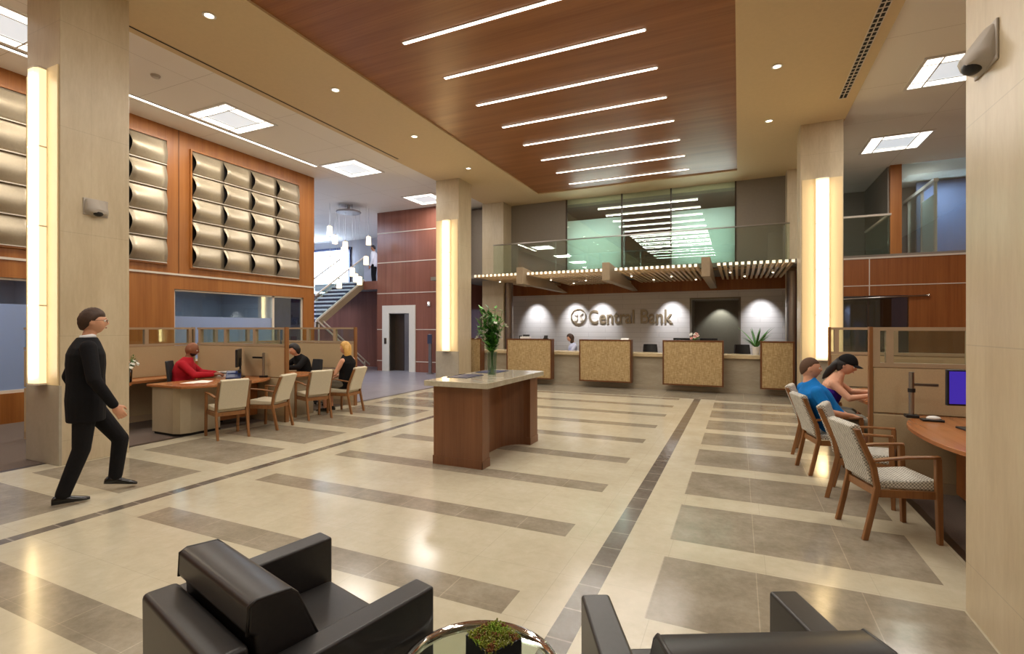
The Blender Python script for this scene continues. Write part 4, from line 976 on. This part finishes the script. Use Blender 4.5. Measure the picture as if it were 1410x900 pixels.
# ---- teller counter
r = thing('teller_counter', 'long pale stone teller counter below the canopy', 'counter', (0, 13.1, 0))
B().box(-7.9, 0.35, 0, 1.16, 0.75, 0.84).build('counter_body', 'counter_stone', r)
B().box(-7.9, 0.25, 0.84, 1.16, 0.95, 0.93).build('counter_top', 'counter_top_stone', r, bevel=0.006, seg=1)
B().box(-7.9, 0.30, 0, 1.16, 0.35, 0.09).build('counter_plinth', 'counter_stone', r)
tp = [(-7.72, -6.93, 'partly hidden behind the far left column'), (-6.1, -4.72, 'behind the flower vase'), (-3.93, -2.53, 'below the wall lettering on the counter front'), (-1.75, -0.33, 'in front of the alcove'), (0.46, 1.16, 'at the right end next to the lit column')]
for x0, x1, d in tp:
    r = thing('privacy_screen', 'woven gold privacy screen ' + d, 'privacy screen', ((x0 + x1) / 2, 13.0, 0.165), 0, 'woven panels of the teller line')
    h = 1.12; L = (x1 - x0) / 2; e = 0.035
    b = B(); b.box(-L, 0.0, 0, -L + e, 0.22, h); b.box(L - e, 0, 0, L, 0.22, h); b.box(-L + e, 0, 0, L - e, 0.22, e); b.box(-L + e, 0, h - e, L - e, 0.22, h); b.build('wood_frame', 'panel_edge_wood', r)
    B().box(-L + e, 0.008, e, L - e, 0.14, h - e).build('woven_face', 'woven_gold_panel', r)
    for x in (-L * .6, L * .6): B().box(x - 0.04, 0.14, 0.1, x + 0.04, 0.45, 0.18).build('mounting_bracket', 'brushed_steel', r)
for (x, y, z, d, k) in ((-2.32, 14.75, 1.12, 'between the lettering panel and the alcove panel', .42), (0.12, 14.75, 1.14, 'left of the green counter plant', .42), (-6.6, 14.75, 1.2, 'between the two leftmost panels', .42)):
    office_chair((x, y, 0), PI / 2 * 3 + .2, 'black teller chair ' + d, 'black chairs behind the teller counter', z - k, k, 0.62, 'black_plastic')
# lettering and emblem on the back wall
r = thing('wall_sign', 'raised metal lettering with a round emblem on the pale back wall', 'sign', (-5.15, 17.0, 2.0))
def text_mesh(txt, size, name, parent, x, z, mat, depth=0.03, y=-0.025):
    cu = bpy.data.curves.new(name, 'FONT'); cu.body = txt; cu.size = size; cu.extrude = depth * 0.6; cu.bevel_depth = 0.003; cu.offset = 0.006
    o = bpy.data.objects.new(name, cu); COL.objects.link(o); dg = bpy.context.evaluated_depsgraph_get()
    me = bpy.data.meshes.new_from_object(o.evaluated_get(dg)); bpy.data.objects.remove(o)
    me.name = name; me.materials.clear(); me.materials.append(MATS[mat])
    q = bpy.data.objects.new(name, me); COL.objects.link(q); q.parent = parent; q.location = (x, y, z); q.rotation_euler = (PI / 2, 0, 0); return q
text_mesh('Central Bank', 0.66, 'lettering', r, 0.36, -0.25, 'silver_letter').scale = (0.80, 1, 1)
b = B(); n = 40
b.rings([[(p * math.cos(2 * PI * k / n), yy, p * math.sin(2 * PI * k / n)) for p, yy in ((0.275, -0.06), (0.275, -0.02), (0.245, -0.02), (0.245, -0.06))] for k in range(n)], closed=True)
b.build('emblem_ring', 'silver_letter', r, smooth=30)
b = B()
for k in range(4):
    a = PI / 4 + k * PI / 2; c, s_ = math.cos(a), math.sin(a)
    pts = []
    for i in range(12):
        t_ = 2 * PI * i / 12; u, v_ = 0.125 + 0.08 * math.cos(t_), 0.05 * math.sin(t_) * (1.25 if math.cos(t_) > 0 else 0.8)
        pts.append((u * c - v_ * s_, u * s_ + v_ * c))
    b.extrude(pts, 'y', -0.055, -0.02)
b.build('emblem_petals', 'white_trim_metal', r)
# things on the counter
def small_plant(loc, lab, hgt, n, seed):
    rr = random.Random(seed); r = thing('potted_plant', lab, 'plant', loc)
    B().lathe([(0.07, 0), (0.095, 0.2), (0.085, 0.2), (0.065, 0.17), (0, 0.17)], 20).build('pot', 'white_plastic', r, smooth=True)
    b = B()
    for i in range(n):
        a = rr.uniform(0, 2 * PI); k = rr.uniform(.5, 1)
        leaf(b, (0, 0, 0.16), (math.cos(a) * (1.5 - k * .9), math.sin(a) * (1.5 - k * .9), 1.2), hgt * k, 0.05, rr.choice((0, 1)), 0.3)
    b.build('foliage', ['leaf_green', 'leaf_dark'], r); return r
small_plant((0.39, 13.72, 0.9302), 'spiky green plant on the teller counter left of the end panel', 0.72, 26, 4)
monitor((-1.36, 13.72, 0.9302), PI, 'black monitor top showing above the alcove panel, left one', 0.42, 0.27, 'screen_blue', 0.13)
monitor((-0.70, 13.72, 0.9302), PI, 'black monitor top showing above the alcove panel, right one', 0.42, 0.27, 'screen_blue', 0.13)
r = thing('flower_arrangement', 'small pink and white flower arrangement above the alcove panel', 'flowers', (-1.03, 13.5, 0.9302))
B().lathe([(0.05, 0), (0.07, 0.2), (0.05, 0.34), (0.045, 0.34), (0.0, 0.3)], 18).build('pot', 'white_plastic', r, smooth=True)
plain('petal_pink', (226, 160, 150), 0.6)
rr = random.Random(9)
for k in range(9):
    b = B(); c = V((rr.uniform(-.09, .09), rr.uniform(-.06, .06), 0.40 + rr.uniform(-.03, .15))); blossom(b, c, 0.055, (c.x, c.y - .1, .12)); blossom(b, c, 0.04, (c.x, c.y - .15, .05)); b.build('blossom', 'petal_pink' if k % 2 else 'petal_white', r)
b = B()
for k in range(14): a = rr.uniform(0, 2 * PI); leaf(b, (0, 0, 0.33), (math.cos(a), math.sin(a), 1), 0.18, 0.04, k % 2)
b.build('foliage', ['leaf_green', 'leaf_dark'], r)
r = thing('desk_printer', 'small white and black printer on top of the panel behind the vase', 'printer', (-5.55, 13.11, 1.2852))
B().box(-0.14, -0.08, 0, 0.14, 0.08, 0.06).build('printer_body', 'white_plastic', r, bevel=0.01); B().box(-0.17, -0.07, 0.0, -0.141, 0.07, 0.09).build('side_cover', 'black_plastic', r); B().hexa([(-.1, .03, .06), (.1, .03, .06), (.1, .06, .06), (-.1, .06, .06), (-.1, .06, .12), (.1, .06, .12), (.1, .075, .12), (-.1, .075, .12)]).build('paper_tray', 'black_plastic', r)
r = thing('card_reader', 'small dark card reader at the right end of the panel behind the vase', 'card reader', (-4.93, 13.11, 1.2852))
B().box(-0.06, -0.05, 0, 0.06, 0.05, 0.025).build('base', 'black_plastic', r); B().hexa([(-.055, -.03, .025), (.055, -.03, .025), (.055, .0, .025), (-.055, .0, .025), (-.055, .01, .1), (.055, .01, .1), (.055, .035, .1), (-.055, .035, .1)]).build('keypad', 'black_plastic', r, bevel=0.006, seg=1)
r = thing('notice_stand', 'small white leaflet lying on the panel below the lettering', 'leaflet', (-2.72, 13.11, 1.2852))
B().hexa([(-.1, -.07, 0), (.1, -.07, 0), (.1, .07, 0), (-.1, .07, 0), (-.1, -.07, .006), (.1, -.07, .006), (.1, .07, .04), (-.1, .07, .04)]).build('folded_sheet', 'white_paper', r)
# ================================================================== PEOPLE
def fuse(b, name, mat, parent, voxel=0.01, it=3):
    """union of overlapping shapes into one continuous skin"""
    bmesh.ops.recalc_face_normals(b.bm, faces=b.bm.faces[:])
    me = bpy.data.meshes.new(name); b.bm.to_mesh(me); b.bm.free()
    o = bpy.data.objects.new(name, me); COL.objects.link(o)
    m = o.modifiers.new('r', 'REMESH'); m.mode = 'VOXEL'; m.voxel_size = voxel; m.use_smooth_shade = True
    if it: s_ = o.modifiers.new('s', 'SMOOTH'); s_.factor = 0.5; s_.iterations = it
    dg = bpy.context.evaluated_depsgraph_get(); me2 = bpy.data.meshes.new_from_object(o.evaluated_get(dg))
    o.modifiers.clear(); o.data = me2; bpy.data.meshes.remove(me); me2.name = name
    me2.materials.clear(); me2.materials.append(MATS[mat])
    for p in me2.polygons: p.use_smooth = True
    o.parent = parent
    return o
def ell(c, a, b_, ra, rb, n=20):
    return [tuple(c + a * (ra * math.copysign(abs(math.cos(t)) ** .85, math.cos(t))) + b_ * (rb * math.copysign(abs(math.sin(t)) ** .85, math.sin(t)))) for t in [2 * PI * k / n for k in range(n)]]
def torso(b, J, grow=0.0, top=True, fat=1.0, hem=0.0):
    """loft from hips to neck, along pelvis -> chest -> neck"""
    pel, ch, nk = J['pelvis'], J['chest'], J['neck']
    side = (J['shl'] - J['shr']).normalized(); hside = (J['hipl'] - J['hipr']).normalized()
    R = []
    dv = (ch - pel).normalized()
    st = [(-0.10 - hem, .165, .118), (0.0, .172, .125), (.22, .158, .118), (.45, .150, .115), (.68, .168, .122), (.88, .182, .118), (1.0, .165, .098)]
    for t, rw, rd in st:
        c = pel.lerp(ch, t) if t >= 0 else pel - dv * (-t)
        sd = hside.lerp(side, max(0, min(1, t))).normalized(); fd = dv.cross(sd).normalized() * -1
        f = fat if 0 <= t < .8 else 1 + (fat - 1) * .5
        R.append(ell(c, sd, fd, rw * f + grow, rd * f + grow))
    fd = dv.cross(side).normalized() * -1
    if top:
        R.append(ell(ch.lerp(nk, .5), side, fd, .105 + grow, .078 + grow)); R.append(ell(nk, side, fd, .058 + grow * .6, .06 + grow * .6))
    b.rings(R)
def head(b, c, f, u, female=False, s=1.0):
    l = u.cross(f).normalized(); M = Matrix((f, l, u)).transposed()
    n, m = 40, 28
    def P(d):
        x, y, z = d
        rx, ry, rz = .098, .076, .118
        k = 1.0
        if z < 0: ry *= 1 - .22 * (-z) ** 1.4; rx *= 1 - .10 * (-z) ** 2
        if x < 0: rx *= 1.04
        p = V((x * rx, y * ry, z * rz))
        if x > 0:
            g = lambda cy, cz, w1, w2: math.exp(-((y - cy) / w1) ** 2 - ((z - cz) / w2) ** 2)
            p.x += .024 * g(0, -.16, .13, .16) + .010 * g(0, .02, .10, .22) - .010 * (g(.36, .06, .17, .14) + g(-.36, .06, .17, .14)) + .006 * g(0, .2, .6, .1) + .008 * g(0, -.5, .26, .10) + .012 * g(0, -.84, .3, .2)
        return c + M @ (p * s)
    rows = []
    for i in range(1, m):
        t = PI * i / m
        rows.append([b.bm.verts.new(P((math.sin(t) * math.cos(q), math.sin(t) * math.sin(q), math.cos(t)))) for q in [2 * PI * k / n for k in range(n)]])
    tp, bt = b.bm.verts.new(P((0, 0, 1))), b.bm.verts.new(P((0, 0, -1)))
    for k in range(n):
        b.bm.faces.new((tp, rows[0][k], rows[0][(k + 1) % n])); b.bm.faces.new((bt, rows[-1][(k + 1) % n], rows[-1][k]))
        for a, e in zip(rows, rows[1:]): b.bm.faces.new((a[k], e[k], e[(k + 1) % n], a[(k + 1) % n]))
    for s_ in (-1, 1): b.ball(c + M @ V((-.008 * s, .076 * s_ * s, -.008 * s)), (.02 * s, .009 * s, .031 * s), 12, 8, M)
    return M
def hand(b, w_, d, nrm, side, curl=0.5):
    """palm + four unequal bent fingers + thumb; d along the forearm, nrm out of the palm, side towards the thumb"""
    d, nrm = V(d).normalized(), V(nrm); nrm = (nrm - d * nrm.dot(d)).normalized(); ac = d.cross(nrm).normalized()
    if ac.dot(V(side)) < 0: ac = -ac
    M = Matrix((d, ac, nrm)).transposed()
    b.ball(w_ + d * .048, (.056, .042, .017), 16, 10, M); b.cone_chain([w_ - d * .03, w_ + d * .03], [.027, .026], 12)
    for i, L in enumerate((.074, .082, .076, .060)):
        p = w_ + d * .088 + ac * (.030 - .020 * i); ang = 0.15
        pts = [p - d * .02, p]; q = p
        for j, fr in enumerate((.45, .32, .23)):
            ang += curl * (.55 + .25 * j); dd = d * math.cos(ang) + nrm * math.sin(ang) + ac * (.05 - .035 * i)
            q = q + dd.normalized() * L * fr; pts.append(q)
        b.cone_chain(pts, [.0095, .0093, .0088, .0082, .0074], 8)
    p = w_ + d * .022 + ac * .030
    t1 = p + (d * .7 + ac * .6 + nrm * .35).normalized() * .042; t2 = t1 + (d * .9 + ac * .1 + nrm * .4).normalized() * .034
    b.cone_chain([p, t1, t2], [.014, .0115, .009], 8)
def shoe(name, ank, toe_dir, mat, parent, L=0.27):
    f = V(toe_dir); f.normalize(); up = V((0, 0, 1)); l = up.cross(f)
    if l.length < .1: l = V((0, 1, 0))
    l.normalize(); up = f.cross(l)
    R = []
    for t, w_, h in ((-.075, .028, .05), (-.06, .036, .075), (0.0, .042, .085), (.06, .044, .062), (.12, .05, .045), (.165, .044, .034), (.19, .026, .024)):
        c = V(ank) + f * t * (L / .27); z0 = -.075
        R.append([tuple(c + l * (w_ * math.cos(q)) + up * (z0 + (h * .5) * (1 + math.sin(q)) ** 1.0)) for q in [2 * PI * k / 14 for k in range(14)]])
    return B().rings(R).build(name, mat, parent, smooth=50)
def hair_cap(name, c, M, mat, parent, region, k=1.09, s=1.0, bumps=0.0, seed=1, soft=.22):
    """hair shell: outside the skull where region(x,y,z) > 0, tucked inside it elsewhere"""
    rr = random.Random(seed); b = B(); n, m = 40, 28; rows = []
    def P(d):
        x, y, z = d; r = region(x, y, z); t = max(0, min(1, r / soft + .5)); kk = .86 + (k - .86) * t + (rr.uniform(-bumps, bumps) if t > .9 else 0)
        ry = .076 * (1 - (.22 * (-z) ** 1.4 if z < 0 else 0))
        return c + M @ (V((x * .098 * (1.04 if x < 0 else 1), y * ry, z * .118)) * kk * s)
    for i in range(1, m):
        t = PI * i / m; rows.append([b.bm.verts.new(P((math.sin(t) * math.cos(q), math.sin(t) * math.sin(q), math.cos(t)))) for q in [2 * PI * j / n for j in range(n)]])
    tp, bt = b.bm.verts.new(P((0, 0, 1))), b.bm.verts.new(P((0, 0, -1)))
    for j in range(n):
        b.bm.faces.new((tp, rows[0][j], rows[0][(j + 1) % n])); b.bm.faces.new((bt, rows[-1][(j + 1) % n], rows[-1][j]))
        for a, e in zip(rows, rows[1:]): b.bm.faces.new((a[j], e[j], e[(j + 1) % n], a[(j + 1) % n]))
    return b.build(name, mat, parent, smooth='all')
SHORT = lambda x, y, z: z - (.42 if x > .35 else .42 - (.35 - x) * .95)
LONG = lambda x, y, z: z - (.45 if x > .3 else .45 - (.3 - x) * 2.2)

def sit(**k):
    J = dict(pelvis=(0, 0, .56), chest=(-.03, 0, 1.0), neck=(-.01, 0, 1.10), head=(.03, 0, 1.235), shr=(-.03, -.185, .99), shl=(-.03, .185, .99), elr=(.05, -.25, .73), ell=(.05, .25, .73), wrr=(.28, -.18, .76), wrl=(.28, .18, .76),
             hipr=(.02, -.09, .54), hipl=(.02, .09, .54), knr=(.43, -.11, .52), knl=(.43, .11, .52), anr=(.42, -.11, .085), anl=(.42, .11, .085), face=(1, 0, -.15), toer=(1, 0, 0), toel=(1, 0, 0), palm=(0, 0, -1), curl=.35)
    J.update(k); return J
def stand(**k):
    J = dict(pelvis=(0, 0, .95), chest=(0, 0, 1.42), neck=(.01, 0, 1.52), head=(.035, 0, 1.665), shr=(0, -.195, 1.43), shl=(0, .195, 1.43), elr=(-.03, -.26, 1.13), ell=(-.03, .26, 1.13), wrr=(.06, -.27, .89), wrl=(.06, .27, .89),
             hipr=(0, -.095, .92), hipl=(0, .095, .92), knr=(.02, -.10, .5), knl=(.02, .10, .5), anr=(-.02, -.1, .085), anl=(-.02, .1, .085), face=(1, 0, -.05), toer=(1, 0, 0), toel=(1, 0, 0), palm=(0, 0, 0), curl=.5)
    J.update(k); return J
def person(label, loc, rz, J, skin, voxel=.008, fat=1.0, sleeves='long', top='white_shirt', top_name='shirt', legs='denim', leg_name='trousers', leg_to='ankle', shoes='shoe_black', top_grow=.014, hem=0.0, strapless=False, female=False, hairf=None):
    r = thing('person', label, 'person', loc, rz)
    J = {k: (V(v) if isinstance(v, tuple) else v) for k, v in J.items()}
    f = J['face'].normalized(); u0 = V((0, 0, 1)); l = u0.cross(f).normalized(); u = f.cross(l).normalized()
    b = B(); torso(b, J, -.004, fat=fat); M = head(b, J['head'], f, u, female)
    b.cone_chain([J['neck'] - V((0, 0, .03)), J['head'] - u * .075 - f * .012], [.054, .05] if not female else [.046, .042], 14)
    for s_ in 'rl':
        sg = -1 if s_ == 'r' else 1
        b.cone_chain([J['sh' + s_], J['el' + s_], J['wr' + s_]], [.05, .038, .026], 14)
        d = (J['wr' + s_] - J['el' + s_]).normalized(); pn = J['palm'] if J['palm'].length > .1 else V((0, -sg, 0))
        thumb = V((0, -sg, 0.3)) if J['palm'].length > .1 else V((1, 0, 0))
        hand(b, J['wr' + s_] + d * .02, d, pn, thumb, J['curl'])
        b.cone_chain([J['hip' + s_], J['kn' + s_], J['an' + s_]], [.085, .054, .037], 14)
        t = J['toe' + s_]; b.cone_chain([J['an' + s_] - V((0, 0, .03)), J['an' + s_] + t.normalized() * .07 - V((0, 0, .05))], [.028, .017], 10)
    body = fuse(b, 'body', skin, r, voxel, 2)
    b = B()
    if strapless:
        Jt = dict(J); Jt['chest'] = J['pelvis'].lerp(J['chest'], .78); torso(b, Jt, top_grow, False, fat, hem)
    else:
        torso(b, J, top_grow, True, fat, hem)
        for s_ in 'rl':
            a, e, w_ = J['sh' + s_], J['el' + s_], J['wr' + s_]
            if sleeves == 'long': b.cone_chain([a, e, w_], [.066, .056, .042], 14)
            elif sleeves == 'short': b.cone_chain([a, a.lerp(e, .7)], [.064, .058], 14)
            elif sleeves == 'none': b.ball(a.lerp(J['chest'], .25), .055)
    fuse(b, top_name, top, r, voxel * 1.15, 3)
    b = B(); hd = (J['hipl'] - J['hipr']).normalized(); dv = (J['chest'] - J['pelvis']).normalized(); fd = dv.cross(hd) * -1
    b.rings([ell(J['pelvis'] - dv * .09, hd, fd, .168 * fat, .122 * fat), ell(J['pelvis'] + dv * .09, hd, fd, .17 * fat, .124 * fat)])
    for s_ in 'rl':
        h, k_, a = J['hip' + s_], J['kn' + s_], J['an' + s_]
        if leg_to == 'ankle': b.cone_chain([h, k_, a + (k_ - a).normalized() * .01], [.098, .07, .058], 14)
        else: b.cone_chain([h, h.lerp(k_, .8)], [.1, .085], 14)
    fuse(b, leg_name, legs, r, voxel * 1.15, 3)
    for s_ in 'rl': shoe('shoe', J['an' + s_], J['toe' + s_], shoes, r)
    for sg in (-1, 1):
        e = B().ball(J['head'] + M @ V((.086, .031 * sg, .006)), .011, 12, 8).build('eye', 'eye_white', r, smooth='all')
        B().ball(J['head'] + M @ V((.0945, .031 * sg, .006)), .0052, 10, 6).build('iris', 'eye_dark', e, smooth='all')
        B().tube([J['head'] + M @ V((.098 - .004 * abs(q), (.031 + .015 * q) * sg, .026 + .003 * (1 - q * q))) for q in (-1, 0, 1)], .003, 6).build('eyebrow', hairf or 'hair_brown', r, smooth='all')
    B().ball(J['head'] + M @ V((.099, 0, -.058)), (.007, .024, .006), 14, 8, M).build('lips', 'lip', r, smooth='all')
    return r, J, M
# --- walking man in the dark suit
J = stand(pelvis=(-.07, 0, .93), chest=(-.07, 0, 1.41), neck=(-.06, 0, 1.51), head=(-.02, -.01, 1.66), shr=(-.07, -.20, 1.42), shl=(-.07, .20, 1.42), hipr=(-.08, -.09, .90), hipl=(-.06, .09, .90),
          knr=(-.11, -.10, .48), anr=(-.24, -.10, .088), toer=(1, -.05, 0.0), knl=(.20, .10, .50), anl=(.16, .10, .135), toel=(1, 0, -.22), elr=(-.04, -.29, 1.13), wrr=(.10, -.27, .89), ell=(-.17, .28, 1.13), wrl=(-.08, .29, .90), face=(1, -.10, -.02), curl=.45)
r, J, M = person('man in a dark suit and glasses walking past the left column', (-5.56, 2.66, 0), math.radians(70), J, 'skin_pale', .007, 1.02, 'long', 'suit_black', 'suit_jacket', 'suit_trousers', 'trousers', top_grow=.026, hem=.10)
hair_cap('hair', J['head'], M, 'hair_brown', r, lambda x, y, z: z - (.36 if x > .45 else .36 - (.45 - x) * 1.0), 1.12, bumps=.025, soft=.42)
b = B()
for sg in (-1, 1):
    c = J['head'] + M @ V((.106, .032 * sg, .004)); b.tube([c + M @ V((0, .023 * math.cos(q), .017 * math.sin(q))) for q in [2 * PI * k / 16 for k in range(16)]], .0022, 6, True)
    b.tube([J['head'] + M @ V(q) for q in ((.106, .055 * sg, .008), (.06, .08 * sg, .012), (-.005, .084 * sg, .006))], .002, 6)
b.tube([J['head'] + M @ V(q) for q in ((.106, -.01, .008), (.112, 0, .011), (.106, .01, .008))], .002, 6)
b.build('glasses', 'black_plastic', r, smooth='all')
b = B(); b.rings([ell(J['neck'] + V((.0, 0, -.012)), V((0, 1, 0)), V((1, 0, .2)).normalized(), .066, .068), ell(J['neck'] + V((.004, 0, .028)), V((0, 1, 0)), V((1, 0, .2)).normalized(), .058, .06)]); b.build('shirt_collar', 'white_shirt', r, smooth='all')
# --- man in red shirt at the left desk
J = sit(chest=(.05, 0, 1.02), neck=(.09, 0, 1.11), head=(.145, 0, 1.235), shr=(.05, -.21, 1.0), shl=(.05, .21, 1.0), elr=(.24, -.30, .83), ell=(.22, .27, .83), wrr=(.46, -.17, .82), wrl=(.46, .12, .82), face=(1, -.1, -.3))
r, J, M = person('bald man in a red shirt working at the left desk', (-8.44, 5.26, 0), math.radians(46), J, 'skin_brown', .009, 1.22, 'long', 'red_shirt', 'shirt', 'denim', top_grow=.016, hairf='hair_black')
hair_cap('beard', J['head'], M, 'hair_black', r, lambda x, y, z: (-.42 - z) if x > .1 else -1, 1.04)
# --- person in black at the second left desk
J = sit(chest=(.14, 0, .98), neck=(.20, 0, 1.06), head=(.27, .0, 1.165), shr=(.14, -.18, .97), shl=(.14, .18, .97), elr=(.30, -.28, .83), ell=(.30, .24, .83), wrr=(.48, -.10, .82), wrl=(.50, .14, .82), face=(1, -.3, -.35))
r, J, M = person('person in a black top leaning over the second left desk', (-7.97, 7.47, 0), math.radians(-107), J, 'skin_pale', .009, 1.0, 'long', 'black_top', 'top', 'suit_trousers', female=True, hairf='hair_black')
hair_cap('hair', J['head'], M, 'hair_black', r, LONG, 1.16)
# --- blonde woman on the fourth cream chair
J = sit(pelvis=(.25, 0, .56), chest=(.22, 0, .99), neck=(.24, 0, 1.09), head=(.27, 0, 1.215), shr=(.22, -.165, .98), shl=(.22, .165, .98), elr=(.34, -.22, .74), ell=(.34, .22, .74), wrr=(.54, -.10, .66), wrl=(.54, .10, .66), hipr=(.27, -.09, .54), hipl=(.27, .09, .54), knr=(.66, -.09, .53), knl=(.66, .09, .53), anr=(.64, -.09, .085), anl=(.64, .09, .085))
r, J, M = person('blonde woman in a black sleeveless top on the fourth cream chair', (-6.54, 7.335, 0), facing(-.985, -.16), J, 'skin_pale', .009, .92, 'none', 'black_top', 'sleeveless_top', 'grey_shorts', 'skirt', 'knee', female=True, hairf='hair_blonde')
hair_cap('hair', J['head'], M, 'hair_blonde', r, LONG, 1.15)
h = J['head']; B().rings([ell(h + V((-.055, 0, z)), V((0, 1, 0)), V((1, 0, 0)), w_, d_) for z, w_, d_ in ((.06, .07, .05), (-.05, .088, .055), (-.15, .085, .045), (-.25, .06, .03), (-.29, .02, .012))]).build('long_hair', 'hair_blonde', r, smooth='all')
# --- teller
J = sit(chest=(.02, 0, 1.0), head=(.09, 0, 1.235), face=(1, -.35, -.35), wrr=(.34, -.12, .80), wrl=(.34, .14, .80), elr=(.10, -.25, .78), ell=(.10, .25, .78))
r, J, M = person('teller in a lavender shirt seated between the two left woven screens', (-4.55, 14.45, .06), math.radians(205), J, 'skin_pale', .010, 1.0, 'long', 'lavender_shirt', 'shirt', 'denim', female=True)
hair_cap('hair', J['head'], M, 'hair_brown', r, LONG, 1.15)
h = J['head']; B().rings([ell(h + V((-.05, 0, z)), V((0, 1, 0)), V((1, 0, 0)), w_, d_) for z, w_, d_ in ((.05, .07, .05), (-.06, .09, .06), (-.15, .085, .05), (-.2, .04, .02))]).build('long_hair', 'hair_brown', r, smooth='all')
office_chair((-4.52, 14.47, 0), math.radians(205), 'black teller chair under the teller in the lavender shirt', 'black chairs behind the teller counter', 0.6, 0.35, 0.5, 'black_plastic')
# --- man in blue tee, right
J = sit(pelvis=(.30, 0, .56), chest=(.065, 0, .92), neck=(.05, 0, 1.02), head=(.07, 0, 1.145), shr=(.065, -.205, .905), shl=(.065, .205, .905), elr=(.16, -.29, .70), ell=(.16, .28, .70), wrr=(.38, -.20, .66), wrl=(.38, .20, .66), hipr=(.32, -.1, .55), hipl=(.32, .1, .55), knr=(.70, -.16, .54), knl=(.70, .15, .54), anr=(.62, -.15, .085), anl=(.62, .15, .085), face=(1, -.25, 0))
r, J, M = person('man in a bright blue tee sitting on the third checked chair', (0.66, 6.44, 0), facing(.97, .22), J, 'skin_pale', .007, 1.08, 'short', 'blue_tee', 'tee_shirt', 'grey_shorts', 'shorts', 'knee', 'shoe_tan', hairf='hair_short_brown')
hair_cap('hair', J['head'], M, 'hair_short_brown', r, SHORT, 1.05)
# --- woman in purple top and black cap
J = sit(pelvis=(.30, 0, .57), chest=(.42, 0, .94), neck=(.47, 0, 1.04), head=(.545, 0, 1.15), shr=(.42, -.165, .925), shl=(.42, .165, .925), elr=(.58, -.23, .77), ell=(.58, .24, .80), wrr=(.76, -.10, .80), wrl=(.76, .16, .82), hipr=(.32, -.09, .55), hipl=(.32, .09, .55), knr=(.64, -.10, .53), knl=(.64, .10, .53), anr=(.52, -.10, .085), anl=(.56, .10, .085), face=(1, -.15, -.42))
r, J, M = person('woman in a strapless purple top and black cap leaning on the right desk', (0.66, 7.30, 0), facing(.97, -.2), J, 'skin_pale', .007, .95, 'none', 'purple_top', 'strapless_top', 'grey_shorts', 'shorts', 'knee', 'shoe_tan', strapless=True, female=True, hairf='hair_black')
hair_cap('hair', J['head'], M, 'hair_black', r, LONG, 1.12)
h = J['head']; B().rings([ell(h + M @ V((x, 0, z)), M @ V((0, 1, 0)), M @ V((1, 0, 0)), w_, d_) for x, z, w_, d_ in ((-.07, .04, .05, .05), (-.10, -.04, .06, .05), (-.13, -.13, .055, .045), (-.15, -.22, .04, .03), (-.16, -.27, .012, .01))]).build('long_hair', 'hair_black', r, smooth='all')
q = hair_cap('cap', J['head'], M, 'black_top', r, lambda x, y, z: z - .18, 1.17, soft=.12)
b = B(); g = [[tuple(h + M @ V((.085 + .085 * i / 4 * math.cos(a), .088 * math.sin(a) * (1 - .1 * i / 4), .045 - .012 * i / 4 - .02 * math.sin(a) ** 2))) for a in [-1.35 + 2.7 * k / 10 for k in range(11)]] for i in range(5)]
b.sheet(g, .005); b.build('cap_brim', 'black_top', q, smooth='all')
# --- person at the top of the lobby stair
J = stand()
r, J, M = person('person in a white shirt standing at the top of the lobby stair', (-14.35, 17.1, 3.38), math.radians(200), J, 'skin_tan', .012, 1.0, 'long', 'white_shirt', 'shirt', 'suit_trousers', hairf='hair_black')
hair_cap('hair', J['head'], M, 'hair_black', r, SHORT, 1.1)
